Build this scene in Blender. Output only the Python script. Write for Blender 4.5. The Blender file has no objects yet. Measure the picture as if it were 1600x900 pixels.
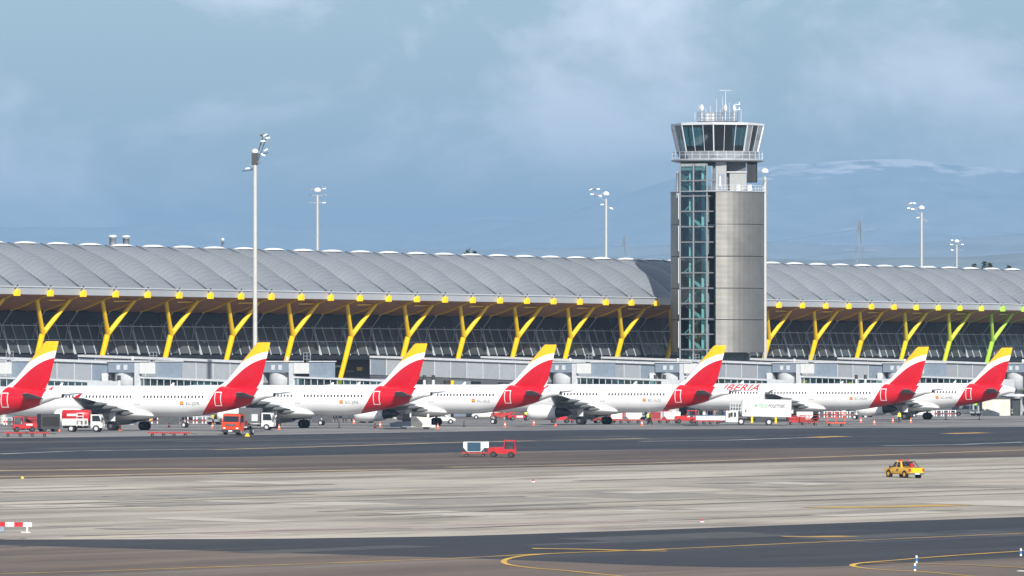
import bpy, math, random
from mathutils import Vector, Matrix
random.seed(7)
R = math.radians
sc = bpy.context.scene
col = sc.collection

# ------------------------------------------------------------------ camera
F = 11550.0            # focal length in pixels of the 1600 px wide photograph
HZ = 580.0             # row of the horizon
CH = 7.8               # camera height over the apron
cam = bpy.data.cameras.new('camera')
cam.sensor_width = 36.0
cam.lens = F / 1600 * 36.0
cam.shift_y = (HZ - 450) / 1600
cam.clip_start = 1.0
cam.clip_end = 150000.0
camo = bpy.data.objects.new('camera', cam)
camo.location = (0, 0, CH)
camo.rotation_euler = (R(90), 0, 0)
col.objects.link(camo)
sc.camera = camo

# ------------------------------------------------------------------ sky and sun
SUN_EL, SUN_AZ = 34.5, 166.5         # azimuth clockwise from +Y: behind the camera, to the right
world = bpy.data.worlds.new('World')
sc.world = world
world.use_nodes = True
wn, wl = world.node_tree.nodes, world.node_tree.links
wn.clear()
wout = wn.new('ShaderNodeOutputWorld')
wbg = wn.new('ShaderNodeBackground')
wbg.inputs['Strength'].default_value = 0.062
sky = wn.new('ShaderNodeTexSky')
sky.sky_type = 'NISHITA'
sky.sun_disc = False
sky.sun_elevation = R(SUN_EL)
sky.sun_rotation = R(SUN_AZ)
sky.altitude = 600
sky.air_density = 1.0
sky.dust_density = 0.6
sky.ozone_density = 2.0
tc = wn.new('ShaderNodeTexCoord')
mp = wn.new('ShaderNodeMapping'); mp.inputs['Scale'].default_value = (1, 1, 1.7)
n1 = wn.new('ShaderNodeTexNoise')
n1.inputs['Scale'].default_value = 26; n1.inputs['Detail'].default_value = 10; n1.inputs['Roughness'].default_value = 0.62
n1.inputs['Distortion'].default_value = 0.35
cr = wn.new('ShaderNodeValToRGB')
cr.color_ramp.elements[0].position = 0.475; cr.color_ramp.elements[0].color = (0, 0, 0, 1)
cr.color_ramp.elements[1].position = 0.66; cr.color_ramp.elements[1].color = (1, 1, 1, 1)
cm = wn.new('ShaderNodeMath'); cm.operation = 'MULTIPLY'; cm.inputs[1].default_value = 0.8
wmix = wn.new('ShaderNodeMixRGB'); wmix.inputs[2].default_value = (19.0, 18.8, 19.8, 1)
wl.new(tc.outputs['Generated'], mp.inputs[0]); wl.new(mp.outputs[0], n1.inputs['Vector'])
wl.new(n1.outputs['Fac'], cr.inputs[0]); wl.new(cr.outputs[0], cm.inputs[0])
wl.new(cm.outputs[0], wmix.inputs[0]); wl.new(sky.outputs[0], wmix.inputs[1])
wl.new(wmix.outputs[0], wbg.inputs['Color']); wl.new(wbg.outputs[0], wout.inputs['Surface'])

sl = bpy.data.lights.new('sun', 'SUN')
sl.energy = 4.8
sl.angle = R(0.5)
sl.color = (1.0, 0.955, 0.88)
so = bpy.data.objects.new('sun', sl)
sd = Vector((math.sin(R(SUN_AZ)) * math.cos(R(SUN_EL)), math.cos(R(SUN_AZ)) * math.cos(R(SUN_EL)), math.sin(R(SUN_EL))))
so.rotation_euler = sd.to_track_quat('Z', 'Y').to_euler()
so.location = sd * 500
col.objects.link(so)
sc.view_settings.view_transform = 'Standard'
sc.view_settings.look = 'None'
sc.view_settings.exposure = 0.64
sc.view_settings.gamma = 1.0
sc.view_settings.use_curve_mapping = False
sc.cycles.max_bounces = 6
sc.cycles.transparent_max_bounces = 12

# ------------------------------------------------------------------ coordinates
CO, SI = 0.5, math.sqrt(0.75)        # the terminal runs 60 degrees off the picture plane

def T(s, w, z=0.0):                  # along the terminal, away from the camera, up
    return Vector((CO * s - SI * w, SI * s + CO * w, z))

def sw(X, Y):
    return CO * X + SI * Y, -SI * X + CO * Y

def G(w):                            # the apron falls gently towards the taxiways
    if w >= 520: return 0.0
    if w <= 200: return -6.4
    return -0.02 * (520 - w)

def at_w(px, w):                     # point of the ground under picture column px on the line w
    r = (px - 800) / F
    Y = w / (CO - SI * r)
    return Vector((r * Y, Y, G(w)))

def on_ground(px, py):
    r, q, k = (px - 800) / F, (py - HZ) / F, CO - SI * (px - 800) / F
    lo, hi = 60.0, 20000.0
    for _ in range(60):
        m = (lo + hi) / 2
        if CH - q * m > G(m * k): lo = m
        else: hi = m
    return Vector((r * lo, lo, CH - q * lo))

# ------------------------------------------------------------------ materials
MATS = {}
def mat(name, c, rough=0.5, metal=0.0, var=0.0, vscale=2.0, bump=0.0, spec=0.5, coat=0.0, rand=0.0, emis=None):
    if name in MATS: return MATS[name]
    m = bpy.data.materials.new(name); m.use_nodes = True
    nt = m.node_tree; b = nt.nodes['Principled BSDF']
    b.inputs['Base Color'].default_value = (*c, 1)
    b.inputs['Roughness'].default_value = rough
    b.inputs['Metallic'].default_value = metal
    b.inputs['Specular IOR Level'].default_value = spec
    b.inputs['Coat Weight'].default_value = coat
    src = None
    if var > 0 or bump > 0:
        co = nt.nodes.new('ShaderNodeTexCoord')
        no = nt.nodes.new('ShaderNodeTexNoise')
        no.inputs['Scale'].default_value = vscale; no.inputs['Detail'].default_value = 5
        nt.links.new(co.outputs['Object'], no.inputs['Vector'])
        if var > 0:
            rp = nt.nodes.new('ShaderNodeMapRange')
            rp.inputs[1].default_value = 0.3; rp.inputs[2].default_value = 0.7
            rp.inputs[3].default_value = 1 - var; rp.inputs[4].default_value = 1 + var
            nt.links.new(no.outputs['Fac'], rp.inputs[0])
            src = rp.outputs[0]
        if bump > 0:
            bp = nt.nodes.new('ShaderNodeBump'); bp.inputs['Strength'].default_value = bump
            nt.links.new(no.outputs['Fac'], bp.inputs['Height'])
            nt.links.new(bp.outputs[0], b.inputs['Normal'])
    if rand > 0:
        oi = nt.nodes.new('ShaderNodeObjectInfo')
        rp = nt.nodes.new('ShaderNodeMapRange')
        rp.inputs[3].default_value = 1 - rand; rp.inputs[4].default_value = 1 + rand
        nt.links.new(oi.outputs['Random'], rp.inputs[0])
        if src:
            mu = nt.nodes.new('ShaderNodeMath'); mu.operation = 'MULTIPLY'
            nt.links.new(src, mu.inputs[0]); nt.links.new(rp.outputs[0], mu.inputs[1]); src = mu.outputs[0]
        else: src = rp.outputs[0]
    if src:
        mx = nt.nodes.new('ShaderNodeVectorMath'); mx.operation = 'SCALE'
        mx.inputs[0].default_value = c
        nt.links.new(src, mx.inputs['Scale'])
        nt.links.new(mx.outputs[0], b.inputs['Base Color'])
    MATS[name] = m
    return m

def glass(name, tint, refl=0.06, rough=0.02):
    m = bpy.data.materials.new(name); m.use_nodes = True
    nt = m.node_tree; nt.nodes.clear()
    o = nt.nodes.new('ShaderNodeOutputMaterial'); t = nt.nodes.new('ShaderNodeBsdfTransparent')
    g = nt.nodes.new('ShaderNodeBsdfGlossy'); x = nt.nodes.new('ShaderNodeMixShader')
    f = nt.nodes.new('ShaderNodeFresnel'); f.inputs[0].default_value = 1.5
    t.inputs[0].default_value = (*tint, 1); g.inputs[0].default_value = (0.9, 0.95, 1, 1); g.inputs[1].default_value = rough
    ad = nt.nodes.new('ShaderNodeMath'); ad.inputs[1].default_value = refl; ad.use_clamp = True
    nt.links.new(f.outputs[0], ad.inputs[0]); nt.links.new(ad.outputs[0], x.inputs[0])
    nt.links.new(t.outputs[0], x.inputs[1]); nt.links.new(g.outputs[0], x.inputs[2]); nt.links.new(x.outputs[0], o.inputs[0])
    MATS[name] = m
    return m

WHITE = mat('white_paint', (0.80, 0.80, 0.79), 0.35, var=0.03, vscale=0.6)
WHITEV = mat('white_vehicle', (0.62, 0.62, 0.60), 0.35, var=0.08, vscale=1.3)
RED = mat('red_paint', (0.44, 0.012, 0.016), 0.4, var=0.12, vscale=1.5)
REDW = mat('worn_red_paint', (0.34, 0.028, 0.022), 0.6, var=0.3, vscale=3)
DKRED = mat('dark_red_paint', (0.25, 0.015, 0.02), 0.55, var=0.3, vscale=2)
ORANGE = mat('orange_red_paint', (0.66, 0.055, 0.012), 0.4, var=0.08, vscale=2)
CONE = mat('cone_orange', (0.85, 0.12, 0.03), 0.6, var=0.1)
YELLOW = mat('yellow_steel', (0.90, 0.56, 0.003), 0.4, var=0.06, vscale=0.8)
YEL2 = mat('lemon_steel', (0.78, 0.62, 0.02), 0.4, var=0.05)
YEL3 = mat('lime_yellow_steel', (0.60, 0.66, 0.03), 0.4, var=0.05)
YEL4 = mat('lime_green_steel', (0.40, 0.66, 0.06), 0.4, var=0.05)
CARYEL = mat('car_yellow', (0.85, 0.44, 0.004), 0.3, coat=0.5, var=0.05)
HIVIS = mat('hi_vis_yellow', (0.80, 0.82, 0.04), 0.7)
BLACK = mat('black_rubber', (0.012, 0.012, 0.013), 0.75)
DARK = mat('dark_steel', (0.035, 0.037, 0.042), 0.55, var=0.2)
DGREY = mat('dark_grey_metal', (0.10, 0.105, 0.115), 0.5, var=0.15)
GREY = mat('grey_metal', (0.30, 0.32, 0.34), 0.45, var=0.1)
LGREY = mat('light_grey_metal', (0.52, 0.54, 0.56), 0.45, var=0.08)
BLUEG = mat('blue_grey_panel', (0.20, 0.245, 0.30), 0.5, var=0.08)
BEIGE = mat('pale_box', (0.60, 0.61, 0.60), 0.5, var=0.06)
CREAM = mat('cream_paint', (0.72, 0.68, 0.55), 0.5, var=0.08)
RIM = mat('wheel_rim', (0.55, 0.55, 0.56), 0.4, metal=0.3)
WGLASS = mat('vehicle_glass', (0.015, 0.022, 0.028), 0.06, spec=0.8)
AWIN = mat('aircraft_window', (0.02, 0.022, 0.03), 0.15)
CONC = mat('concrete_wall', (0.42, 0.41, 0.38), 0.8, var=0.14, vscale=0.7)
GALV = mat('galvanised_pole', (0.45, 0.44, 0.41), 0.5, var=0.06)
LAMPW = mat('white_cap', (0.62, 0.63, 0.64), 0.35)
SKIN = mat('skin', (0.42, 0.23, 0.16), 0.6)
HAIR = mat('dark_hair', (0.03, 0.02, 0.015), 0.6)
BLUEP = mat('container_blue', (0.016, 0.055, 0.10), 0.45, var=0.1)
BLUEM = mat('marker_blue', (0.02, 0.16, 0.45), 0.5)
LTRED = mat('tail_lamp', (0.45, 0.02, 0.02), 0.3)
LTAMB = mat('amber_lamp', (0.85, 0.30, 0.02), 0.3)
PLATE = mat('number_plate', (0.75, 0.75, 0.72), 0.5)
GREEN = mat('lettering_green', (0.25, 0.42, 0.30), 0.5)
LETG = mat('lettering_grey', (0.16, 0.17, 0.18), 0.5)
LETR = mat('lettering_red', (0.55, 0.03, 0.035), 0.45)
FLAGY = mat('flag_yellow', (0.75, 0.42, 0.02), 0.5)
FLAGB = mat('flag_orange', (0.75, 0.30, 0.08), 0.5)

# ------------------------------------------------------------------ mesh builder
class MB:
    def __init__(self): self.v, self.f, self.m, self.sm = [], [], [], []
    def add(self, vs, fs, mi=0, smooth=False):
        o = len(self.v); self.v += [tuple(p) for p in vs]
        for f in fs:
            self.f.append([o + i for i in f]); self.m.append(mi); self.sm.append(smooth)
        return self
    def box(self, x0, x1, y0, y1, z0, z1, mi=0):
        return self.add([(x0,y0,z0),(x1,y0,z0),(x1,y1,z0),(x0,y1,z0),(x0,y0,z1),(x1,y0,z1),(x1,y1,z1),(x0,y1,z1)],
                        [(0,3,2,1),(4,5,6,7),(0,1,5,4),(1,2,6,5),(2,3,7,6),(3,0,4,7)], mi)
    def hexa(self, b, t, mi=0):          # 4 bottom corners ccw, 4 top corners
        return self.add(list(b)+list(t), [(0,3,2,1),(4,5,6,7),(0,1,5,4),(1,2,6,5),(2,3,7,6),(3,0,4,7)], mi)
    def tube(self, p0, p1, r0, r1=None, n=8, mi=0, caps=True):
        r1 = r0 if r1 is None else r1
        p0, p1 = Vector(p0), Vector(p1); d = (p1 - p0).normalized()
        a = d.orthogonal().normalized(); b = d.cross(a)
        vs = []
        for p, r in ((p0, r0), (p1, r1)):
            for i in range(n):
                t = 2*math.pi*i/n
                vs.append(p + (a*math.cos(t) + b*math.sin(t))*r)
        self.add(vs, [(i, (i+1) % n, n+(i+1) % n, n+i) for i in range(n)], mi, n > 6)
        if caps: self.add(vs, [list(range(n))[::-1], list(range(n, 2*n))], mi)
        return self
    def bar(self, p0, p1, w, h=None, mi=0):      # square bar
        h = w if h is None else h
        p0, p1 = Vector(p0), Vector(p1); d = (p1 - p0).normalized()
        a = d.cross(Vector((0, 0, 1)))
        a = Vector((1, 0, 0)) if a.length < 1e-4 else a.normalized()
        b = a.cross(d)
        vs = []
        for p in (p0, p1):
            for i, j in ((-1,-1),(1,-1),(1,1),(-1,1)): vs.append(p + a*(w/2*i) + b*(h/2*j))
        return self.add(vs, [(0,1,5,4),(1,2,6,5),(2,3,7,6),(3,0,4,7),(3,2,1,0),(4,5,6,7)], mi)
    def loft(self, rings, mi=0, smooth=True, cap=True, closed=True):
        n = len(rings[0]); vs = [p for r in rings for p in r]; fs = []
        for k in range(len(rings)-1):
            for i in range(n if closed else n-1):
                j = (i+1) % n
                fs.append((k*n+i, k*n+j, (k+1)*n+j, (k+1)*n+i))
        self.add(vs, fs, mi, smooth)
        if cap: self.add(list(rings[0])+list(rings[-1]), [list(range(n))[::-1], list(range(n, 2*n))], mi)
        return self
    def lathe(self, prof, c=(0,0), n=16, mi=0, smooth=True):   # prof: (r, z)
        rings = [[(c[0]+r*math.cos(2*math.pi*i/n), c[1]+r*math.sin(2*math.pi*i/n), z) for i in range(n)] for r, z in prof]
        return self.loft(rings, mi, smooth)
    def prism(self, poly, y0, y1, mi=0):         # polygon in x,z pushed along y
        n = len(poly)
        vs = [(x, y0, z) for x, z in poly] + [(x, y1, z) for x, z in poly]
        return self.add(vs, [(i, (i+1) % n, n+(i+1) % n, n+i) for i in range(n)] + [list(range(n))[::-1], list(range(n, 2*n))], mi)
    def mesh(self, name, mats):
        me = bpy.data.meshes.new(name)
        me.from_pydata(self.v, [], self.f)
        for m in (mats if isinstance(mats, (list, tuple)) else [mats]): me.materials.append(m)
        me.polygons.foreach_set('material_index', self.m)
        me.polygons.foreach_set('use_smooth', self.sm)
        import bmesh
        bm = bmesh.new(); bm.from_mesh(me)
        bmesh.ops.recalc_face_normals(bm, faces=bm.faces); bm.to_mesh(me); bm.free()
        me.update()
        return me
    def build(self, name, mats, parent=None):
        return link(name, self.mesh(name, mats), parent)

def link(name, me, parent=None):
    o = bpy.data.objects.new(name, me); col.objects.link(o)
    if parent: o.parent = parent
    return o

def tag(o, label=None, cat=None, group=None, kind=None):
    if label: o['label'] = label
    if cat: o['category'] = cat
    if group: o['group'] = group
    if kind: o['kind'] = kind
    return o

def thing(name, label, cat, loc=(0,0,0), rz=0.0, group=None, tilt=False):
    o = bpy.data.objects.new(name, None); col.objects.link(o)
    o.empty_display_size = 0.5
    place(o, loc, rz, tilt)
    return tag(o, label, cat, group)

def place(o, loc, rz, tilt=False):
    M = Matrix.Rotation(rz, 4, 'Z')
    w = sw(loc[0], loc[1])[1]
    if tilt and 200 < w < 520:
        up = (Vector((SI, -CO, 0)) * 0.02 + Vector((0, 0, 1))).normalized()
        M = Vector((0, 0, 1)).rotation_difference(up).to_matrix().to_4x4() @ M
    o.matrix_world = Matrix.Translation(Vector(loc)) @ M

def copy_tree(o, parent=None):
    c = o.copy(); col.objects.link(c)
    if parent: c.parent = parent
    for ch in o.children: copy_tree(ch, c)
    return c

def text_mesh(body, size, shear=0.0, spacing=1.0, ext=0.0, bold=0.0):
    cu = bpy.data.curves.new('t', 'FONT'); cu.body = body; cu.size = size; cu.shear = shear
    cu.space_character = spacing; cu.resolution_u = 3; cu.extrude = ext; cu.offset = bold
    ob = bpy.data.objects.new('t', cu); col.objects.link(ob)
    bpy.context.view_layer.update()
    me = bpy.data.meshes.new_from_object(ob.evaluated_get(bpy.context.evaluated_depsgraph_get()))
    import bmesh
    bm = bmesh.new(); bm.from_mesh(me); bmesh.ops.triangulate(bm, faces=bm.faces)
    for _ in range(4):
        le = [e for e in bm.edges if e.calc_length() > 0.22]
        if not le: break
        bmesh.ops.subdivide_edges(bm, edges=le, cuts=1)
        bmesh.ops.triangulate(bm, faces=bm.faces)
    bm.to_mesh(me); bm.free()
    vs = [tuple(v.co) for v in me.vertices]; fs = [tuple(p.vertices) for p in me.polygons]
    bpy.data.objects.remove(ob); bpy.data.curves.remove(cu); bpy.data.meshes.remove(me)
    return vs, fs

# ------------------------------------------------------------------ ground
def ground_mat(name, c1, c2, stain, rough=0.85, joint=0.0, fine=0.12, stain_amt=0.5, pale=None):
    m = bpy.data.materials.new(name); m.use_nodes = True
    nt = m.node_tree; N, L = nt.nodes, nt.links; b = N['Principled BSDF']
    b.inputs['Roughness'].default_value = rough
    b.inputs['Specular IOR Level'].default_value = 0.3
    co = N.new('ShaderNodeTexCoord')
    rot = N.new('ShaderNodeMapping'); rot.vector_type = 'POINT'; rot.inputs['Rotation'].default_value = (0, 0, R(-60))
    L.new(co.outputs['Object'], rot.inputs[0])
    def noise(scale, sx, sy, det=4, ro=0.55, lo=0.35, hi=0.65):
        mp = N.new('ShaderNodeMapping'); mp.inputs['Scale'].default_value = (sx, sy, 1)
        L.new(rot.outputs[0], mp.inputs[0])
        no = N.new('ShaderNodeTexNoise'); no.inputs['Scale'].default_value = scale
        no.inputs['Detail'].default_value = det; no.inputs['Roughness'].default_value = ro
        L.new(mp.outputs[0], no.inputs['Vector'])
        mr = N.new('ShaderNodeMapRange'); mr.inputs[1].default_value = lo; mr.inputs[2].default_value = hi
        L.new(no.outputs['Fac'], mr.inputs[0])
        return mr.outputs[0]
    def mixc(fac, a, bcol, amt=1.0):
        x = N.new('ShaderNodeMixRGB')
        if amt < 1:
            mu = N.new('ShaderNodeMath'); mu.operation = 'MULTIPLY'; mu.inputs[1].default_value = amt
            L.new(fac, mu.inputs[0]); fac = mu.outputs[0]
        L.new(fac, x.inputs[0])
        if isinstance(a, tuple): x.inputs[1].default_value = (*a, 1)
        else: L.new(a, x.inputs[1])
        if isinstance(bcol, tuple): x.inputs[2].default_value = (*bcol, 1)
        else: L.new(bcol, x.inputs[2])
        return x.outputs[0]
    c = mixc(noise(0.035, 0.5, 1.6), c1, c2)
    c = mixc(noise(0.09, 0.34, 2.0, 5, 0.62, 0.46, 0.64), c, stain, stain_amt)
    c = mixc(noise(0.02, 0.12, 3.0, 6, 0.65, 0.47, 0.64), c, stain, stain_amt * 0.8)
    if pale: c = mixc(noise(0.05, 0.10, 2.6, 6, 0.65, 0.54, 0.68), c, pale, 0.55)
    c = mixc(noise(0.9, 0.7, 1.0, 3, 0.5, 0.3, 0.8), c, stain, fine)
    if joint > 0:
        sp = N.new('ShaderNodeSeparateXYZ'); L.new(rot.outputs[0], sp.inputs[0])
        acc = None
        for ax in (0, 1):
            dv = N.new('ShaderNodeMath'); dv.operation = 'DIVIDE'; dv.inputs[1].default_value = 7.5; L.new(sp.outputs[ax], dv.inputs[0])
            fr = N.new('ShaderNodeMath'); fr.operation = 'FRACT'; L.new(dv.outputs[0], fr.inputs[0])
            lt = N.new('ShaderNodeMath'); lt.operation = 'LESS_THAN'; lt.inputs[1].default_value = 0.035; L.new(fr.outputs[0], lt.inputs[0])
            if acc is None: acc = lt.outputs[0]
            else:
                mxx = N.new('ShaderNodeMath'); mxx.operation = 'MAXIMUM'; L.new(acc, mxx.inputs[0]); L.new(lt.outputs[0], mxx.inputs[1]); acc = mxx.outputs[0]
        c = mixc(acc, c, stain, joint)
    L.new(c, b.inputs['Base Color'])
    MATS[name] = m
    return m

APRON = ground_mat('apron_concrete', (0.26, 0.25, 0.24), (0.19, 0.187, 0.184), (0.075, 0.075, 0.078), joint=0.35, stain_amt=0.7)
PALEC = ground_mat('pale_concrete', (0.43, 0.39, 0.325), (0.315, 0.284, 0.235), (0.135, 0.118, 0.10), joint=0.4, stain_amt=0.7, pale=(0.42, 0.40, 0.36))
ASPH = ground_mat('dark_asphalt', (0.026, 0.027, 0.033), (0.013, 0.016, 0.024), (0.008, 0.010, 0.015), rough=0.7, stain_amt=0.4, pale=(0.085, 0.078, 0.074))
ASPHN = ground_mat('taxiway_asphalt', (0.032, 0.031, 0.034), (0.020, 0.021, 0.026), (0.011, 0.012, 0.017), rough=0.75, stain_amt=0.4, pale=(0.06, 0.056, 0.052))
BROWN = ground_mat('brown_asphalt', (0.110, 0.080, 0.063), (0.080, 0.059, 0.048), (0.045, 0.040, 0.038), stain_amt=0.6, pale=(0.20, 0.175, 0.14))
SHOUL = ground_mat('shoulder_asphalt', (0.150, 0.112, 0.086), (0.115, 0.087, 0.068), (0.060, 0.052, 0.046), stain_amt=0.55, pale=(0.22, 0.195, 0.165))

def sheet(name, rows, m, lift=0.0):          # rows of points
    n = len(rows[0]); mb = MB()
    vs = [Vector(p) + Vector((0, 0, lift)) for r in rows for p in r]
    mb.add(vs, [(k*n+i, k*n+i+1, (k+1)*n+i+1, (k+1)*n+i) for k in range(len(rows)-1) for i in range(n-1)])
    return tag(mb.build(name, m), kind='structure')

srow = [-26000, -6000, -1500, 0, 600, 1000, 1400, 2500, 8000, 40000]
sheet('ground', [[T(s, w, G(w)) for s in srow] for w in (-16000, -3000, 0, 200, 520, 1200, 4000, 12000, 36000)], APRON)

def interp(poly, x):
    if x <= poly[0][0]:
        a, b = poly[0], poly[1]
    elif x >= poly[-1][0]:
        a, b = poly[-2], poly[-1]
    else:
        for a, b in zip(poly, poly[1:]):
            if a[0] <= x <= b[0]: break
    return a[1] + (b[1]-a[1])*(x-a[0])/(b[0]-a[0])

def smooth(poly, x, h=60):
    return sum(interp(poly, x + d) for d in (-h, -h/2, 0, h/2, h)) / 5

XS = list(range(-500, 2140, 40))
E1 = [(-500, 691), (0, 685), (400, 680), (800, 673), (1600, 667)]
E2 = [(-500, 728), (0, 718), (400, 714), (800, 705), (1600, 697)]
E3 = [(-500, 760), (0, 749), (1600, 714)]
E4 = [(-500, 846), (0, 843.5), (400, 842.5), (700, 838.5), (1000, 829), (1300, 818), (1600, 808), (2100, 792)]
E5 = [(-500, 846), (0, 852), (400, 863), (800, 875), (1000, 884), (1180, 888), (1330, 885), (1450, 878), (1600, 872), (2100, 850)]
E6 = [(-500, 1000), (2100, 960)]
def strip(name, ea, eb, m, lift, n=5):
    rows = []
    for k in range(n + 1):
        rows.append([on_ground(x, smooth(ea, x) + (smooth(eb, x) - smooth(ea, x)) * k / n) for x in XS])
    sheet(name, rows, m, lift)
strip('service_road', E1, E2, ASPH, 0.020)
strip('old_taxiway', E2, E3, BROWN, 0.020)
strip('concrete_pavement', E3, E4, PALEC, 0.020)
strip('taxiway', E4, E5, ASPHN, 0.020)
strip('taxiway_shoulder', E5, E6, SHOUL, 0.020)

def worn(name, c, under, amt, vs=0.25):
    m = bpy.data.materials.new(name); m.use_nodes = True
    N, L = m.node_tree.nodes, m.node_tree.links; b = N['Principled BSDF']; b.inputs['Roughness'].default_value = 0.7
    co = N.new('ShaderNodeTexCoord'); no = N.new('ShaderNodeTexNoise'); no.inputs['Scale'].default_value = vs; no.inputs['Detail'].default_value = 6
    mr = N.new('ShaderNodeMapRange'); mr.inputs[1].default_value = 0.35; mr.inputs[2].default_value = 0.7; mr.inputs[4].default_value = amt
    x = N.new('ShaderNodeMixRGB'); x.inputs[1].default_value = (*c, 1); x.inputs[2].default_value = (*under, 1)
    L.new(co.outputs['Object'], no.inputs['Vector']); L.new(no.outputs['Fac'], mr.inputs[0]); L.new(mr.outputs[0], x.inputs[0]); L.new(x.outputs[0], b.inputs['Base Color'])
    return m
YLINE = worn('yellow_line', (0.50, 0.30, 0.04), (0.13, 0.11, 0.09), 0.75)
YPALE = worn('worn_yellow_line', (0.36, 0.27, 0.13), (0.14, 0.12, 0.10), 0.9)
YBOLD = worn('bold_yellow_line', (0.62, 0.36, 0.03), (0.2, 0.14, 0.08), 0.5)
WLINE = worn('white_line', (0.36, 0.35, 0.34), (0.10, 0.10, 0.11), 0.9)
PINK = worn('faded_red_line', (0.34, 0.235, 0.22), (0.33, 0.305, 0.27), 1.0, 0.12)
SKID = worn('dark_stain', (0.13, 0.12, 0.115), (0.27, 0.25, 0.225), 1.0, 0.1)

def line(name, pts, width, m, lift=0.035, dens=6):
    P = []
    for (x0, y0), (x1, y1) in zip(pts, pts[1:]):
        n = max(2, int(abs(x1-x0)/40)+dens//2)
        for i in range(n): P.append(on_ground(x0+(x1-x0)*i/n, y0+(y1-y0)*i/n))
    P.append(on_ground(*pts[-1]))
    a, b = [], []
    for i, p in enumerate(P):
        d = (P[min(i+1, len(P)-1)] - P[max(i-1, 0)]); d.z = 0; d.normalize()
        q = Vector((-d.y, d.x, 0)) * width / 2
        l, r = p + q, p - q
        l.z, r.z = G(sw(l.x, l.y)[1]), G(sw(r.x, r.y)[1])
        a.append(l); b.append(r)
    return sheet(name, [a, b], m, lift)
def curve(pts, n=6):                 # catmull-rom through picture points
    out = []
    for i in range(len(pts)-1):
        p0, p1, p2, p3 = pts[max(i-1, 0)], pts[i], pts[i+1], pts[min(i+2, len(pts)-1)]
        for k in range(n):
            t = k/n
            out.append(tuple(0.5*((2*p1[j]) + (-p0[j]+p2[j])*t + (2*p0[j]-5*p1[j]+4*p2[j]-p3[j])*t*t + (-p0[j]+3*p1[j]-3*p2[j]+p3[j])*t**3) for j in (0, 1)))
    return out + [pts[-1]]
line('taxiway_line', [(-300, 905), (150, 893), (500, 881), (700, 873.5), (835, 866.5), (1040, 858.5), (1280, 847.5), (1600, 833.5), (1900, 822)], 0.5, YLINE)
line('taxiway_line', curve([(1040, 859.5), (900, 864), (830, 868), (797, 873), (787, 878), (795, 883), (830, 888), (890, 893), (960, 900), (1050, 908)]), 0.4, YBOLD, 0.045)
line('taxiway_line', [(832, 858), (900, 859), (1042, 862.5)], 1.6, YLINE, 0.055)
line('taxiway_line', [(1222, 839), (1275, 839.5), (1330, 838.5)], 2.2, YLINE, 0.045)
line('taxiway_line', [(1270, 794), (1390, 792.5), (1500, 789.5)], 3.2, YLINE, 0.045)
line('taxiway_line', curve([(1900, 842), (1600, 861.5), (1480, 869.5), (1400, 876), (1350, 880), (1332, 883.5), (1340, 887), (1372, 890.5), (1440, 894), (1520, 901), (1640, 910)]), 0.42, YBOLD, 0.045)
line('taxiway_line', [(1352, 880.5), (1440, 881.5), (1520, 884), (1600, 888), (1700, 893)], 0.55, YLINE, 0.055)
line('edge_line', [(-200, 748), (120, 744), (400, 738), (640, 733.5)], 3.0, YPALE)
line('edge_line', [(700, 730.5), (860, 727.5), (1010, 724), (1300, 714), (1600, 703.5), (1800, 697)], 1.6, YPALE)
line('edge_line', [(-100, 737), (250, 733), (420, 733)], 3.0, YPALE)
line('lane_line', [(330, 703), (480, 699), (700, 692), (1010, 685)], 1.5, YPALE)
line('lane_line', [(-60, 712), (120, 705), (330, 702)], 1.0, WLINE)
line('lane_line', [(1000, 690), (1140, 688), (1300, 683)], 1.2, WLINE)
line('lane_line', [(1270, 684), (1320, 682)], 2.6, YLINE, 0.045)
line('lane_line', [(1480, 678), (1540, 676.5)], 2.6, YLINE, 0.045)
line('lane_line', [(1380, 697), (1500, 695), (1600, 691)], 1.2, WLINE)
for p, w_ in (([(80, 823), (160, 822)], 2.6), ([(165, 827), (260, 826)], 3.2), ([(560, 797), (900, 788)], 3), ([(1100, 756), (1320, 752)], 3), ([(250, 775), (560, 764)], 4)):
    line('tyre_stain', p, w_, SKID)
for p, w_ in (([(330, 835), (700, 824), (1090, 814)], 2.4), ([(420, 829), (760, 819), (1000, 813)], 1.8)):
    line('faded_red_line', p, w_, PINK)

RUBB = worn('rubber_mark', (0.16, 0.145, 0.125), (0.30, 0.27, 0.225), 1.0, .08)
for (x0, y0), (x1, y1), w_ in (((-80, 792), (760, 770), 1.0), ((-80, 799), (820, 776), 1.0), ((500, 800), (1650, 762), 1.0), ((560, 806), (1650, 769), .9), ((900, 752), (1650, 731), 1.2), ((0, 770), (520, 757), 1.2), ((700, 826), (1500, 797), .8), ((100, 838), (640, 826), .8)):
    line('rubber_mark', [(x0 + (x1-x0)*i/6, y0 + (y1-y0)*i/6) for i in range(7)], w_, RUBB, .05)
rg = random.Random(11)
PATM = [worn('repair_patch_dark', (0.20, 0.18, 0.155), (0.27, 0.245, 0.205), .9, .3), worn('repair_patch_pale', (0.42, 0.38, 0.32), (0.37, 0.335, 0.28), .9, .3)]
PATA = [worn('asphalt_patch_dark', (0.012, 0.013, 0.017), (0.018, 0.018, 0.023), .9, .3), worn('asphalt_patch_pale', (0.055, 0.05, 0.046), (0.032, 0.032, 0.034), .9, .3)]
def patch(px, py, ls, lw, m, lift):
    p = on_ground(px, py); s_, w_ = sw(p.x, p.y)
    q = [T(s_ + a*ls/2, w_ + b*lw/2) for a, b in ((-1,-1), (1,-1), (1,1), (-1,1))]
    for v in q: v.z = G(sw(v.x, v.y)[1]) + lift
    return tag(MB().add(q, [(0,1,2,3)]).build('repair_patch', m), kind='structure')
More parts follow.
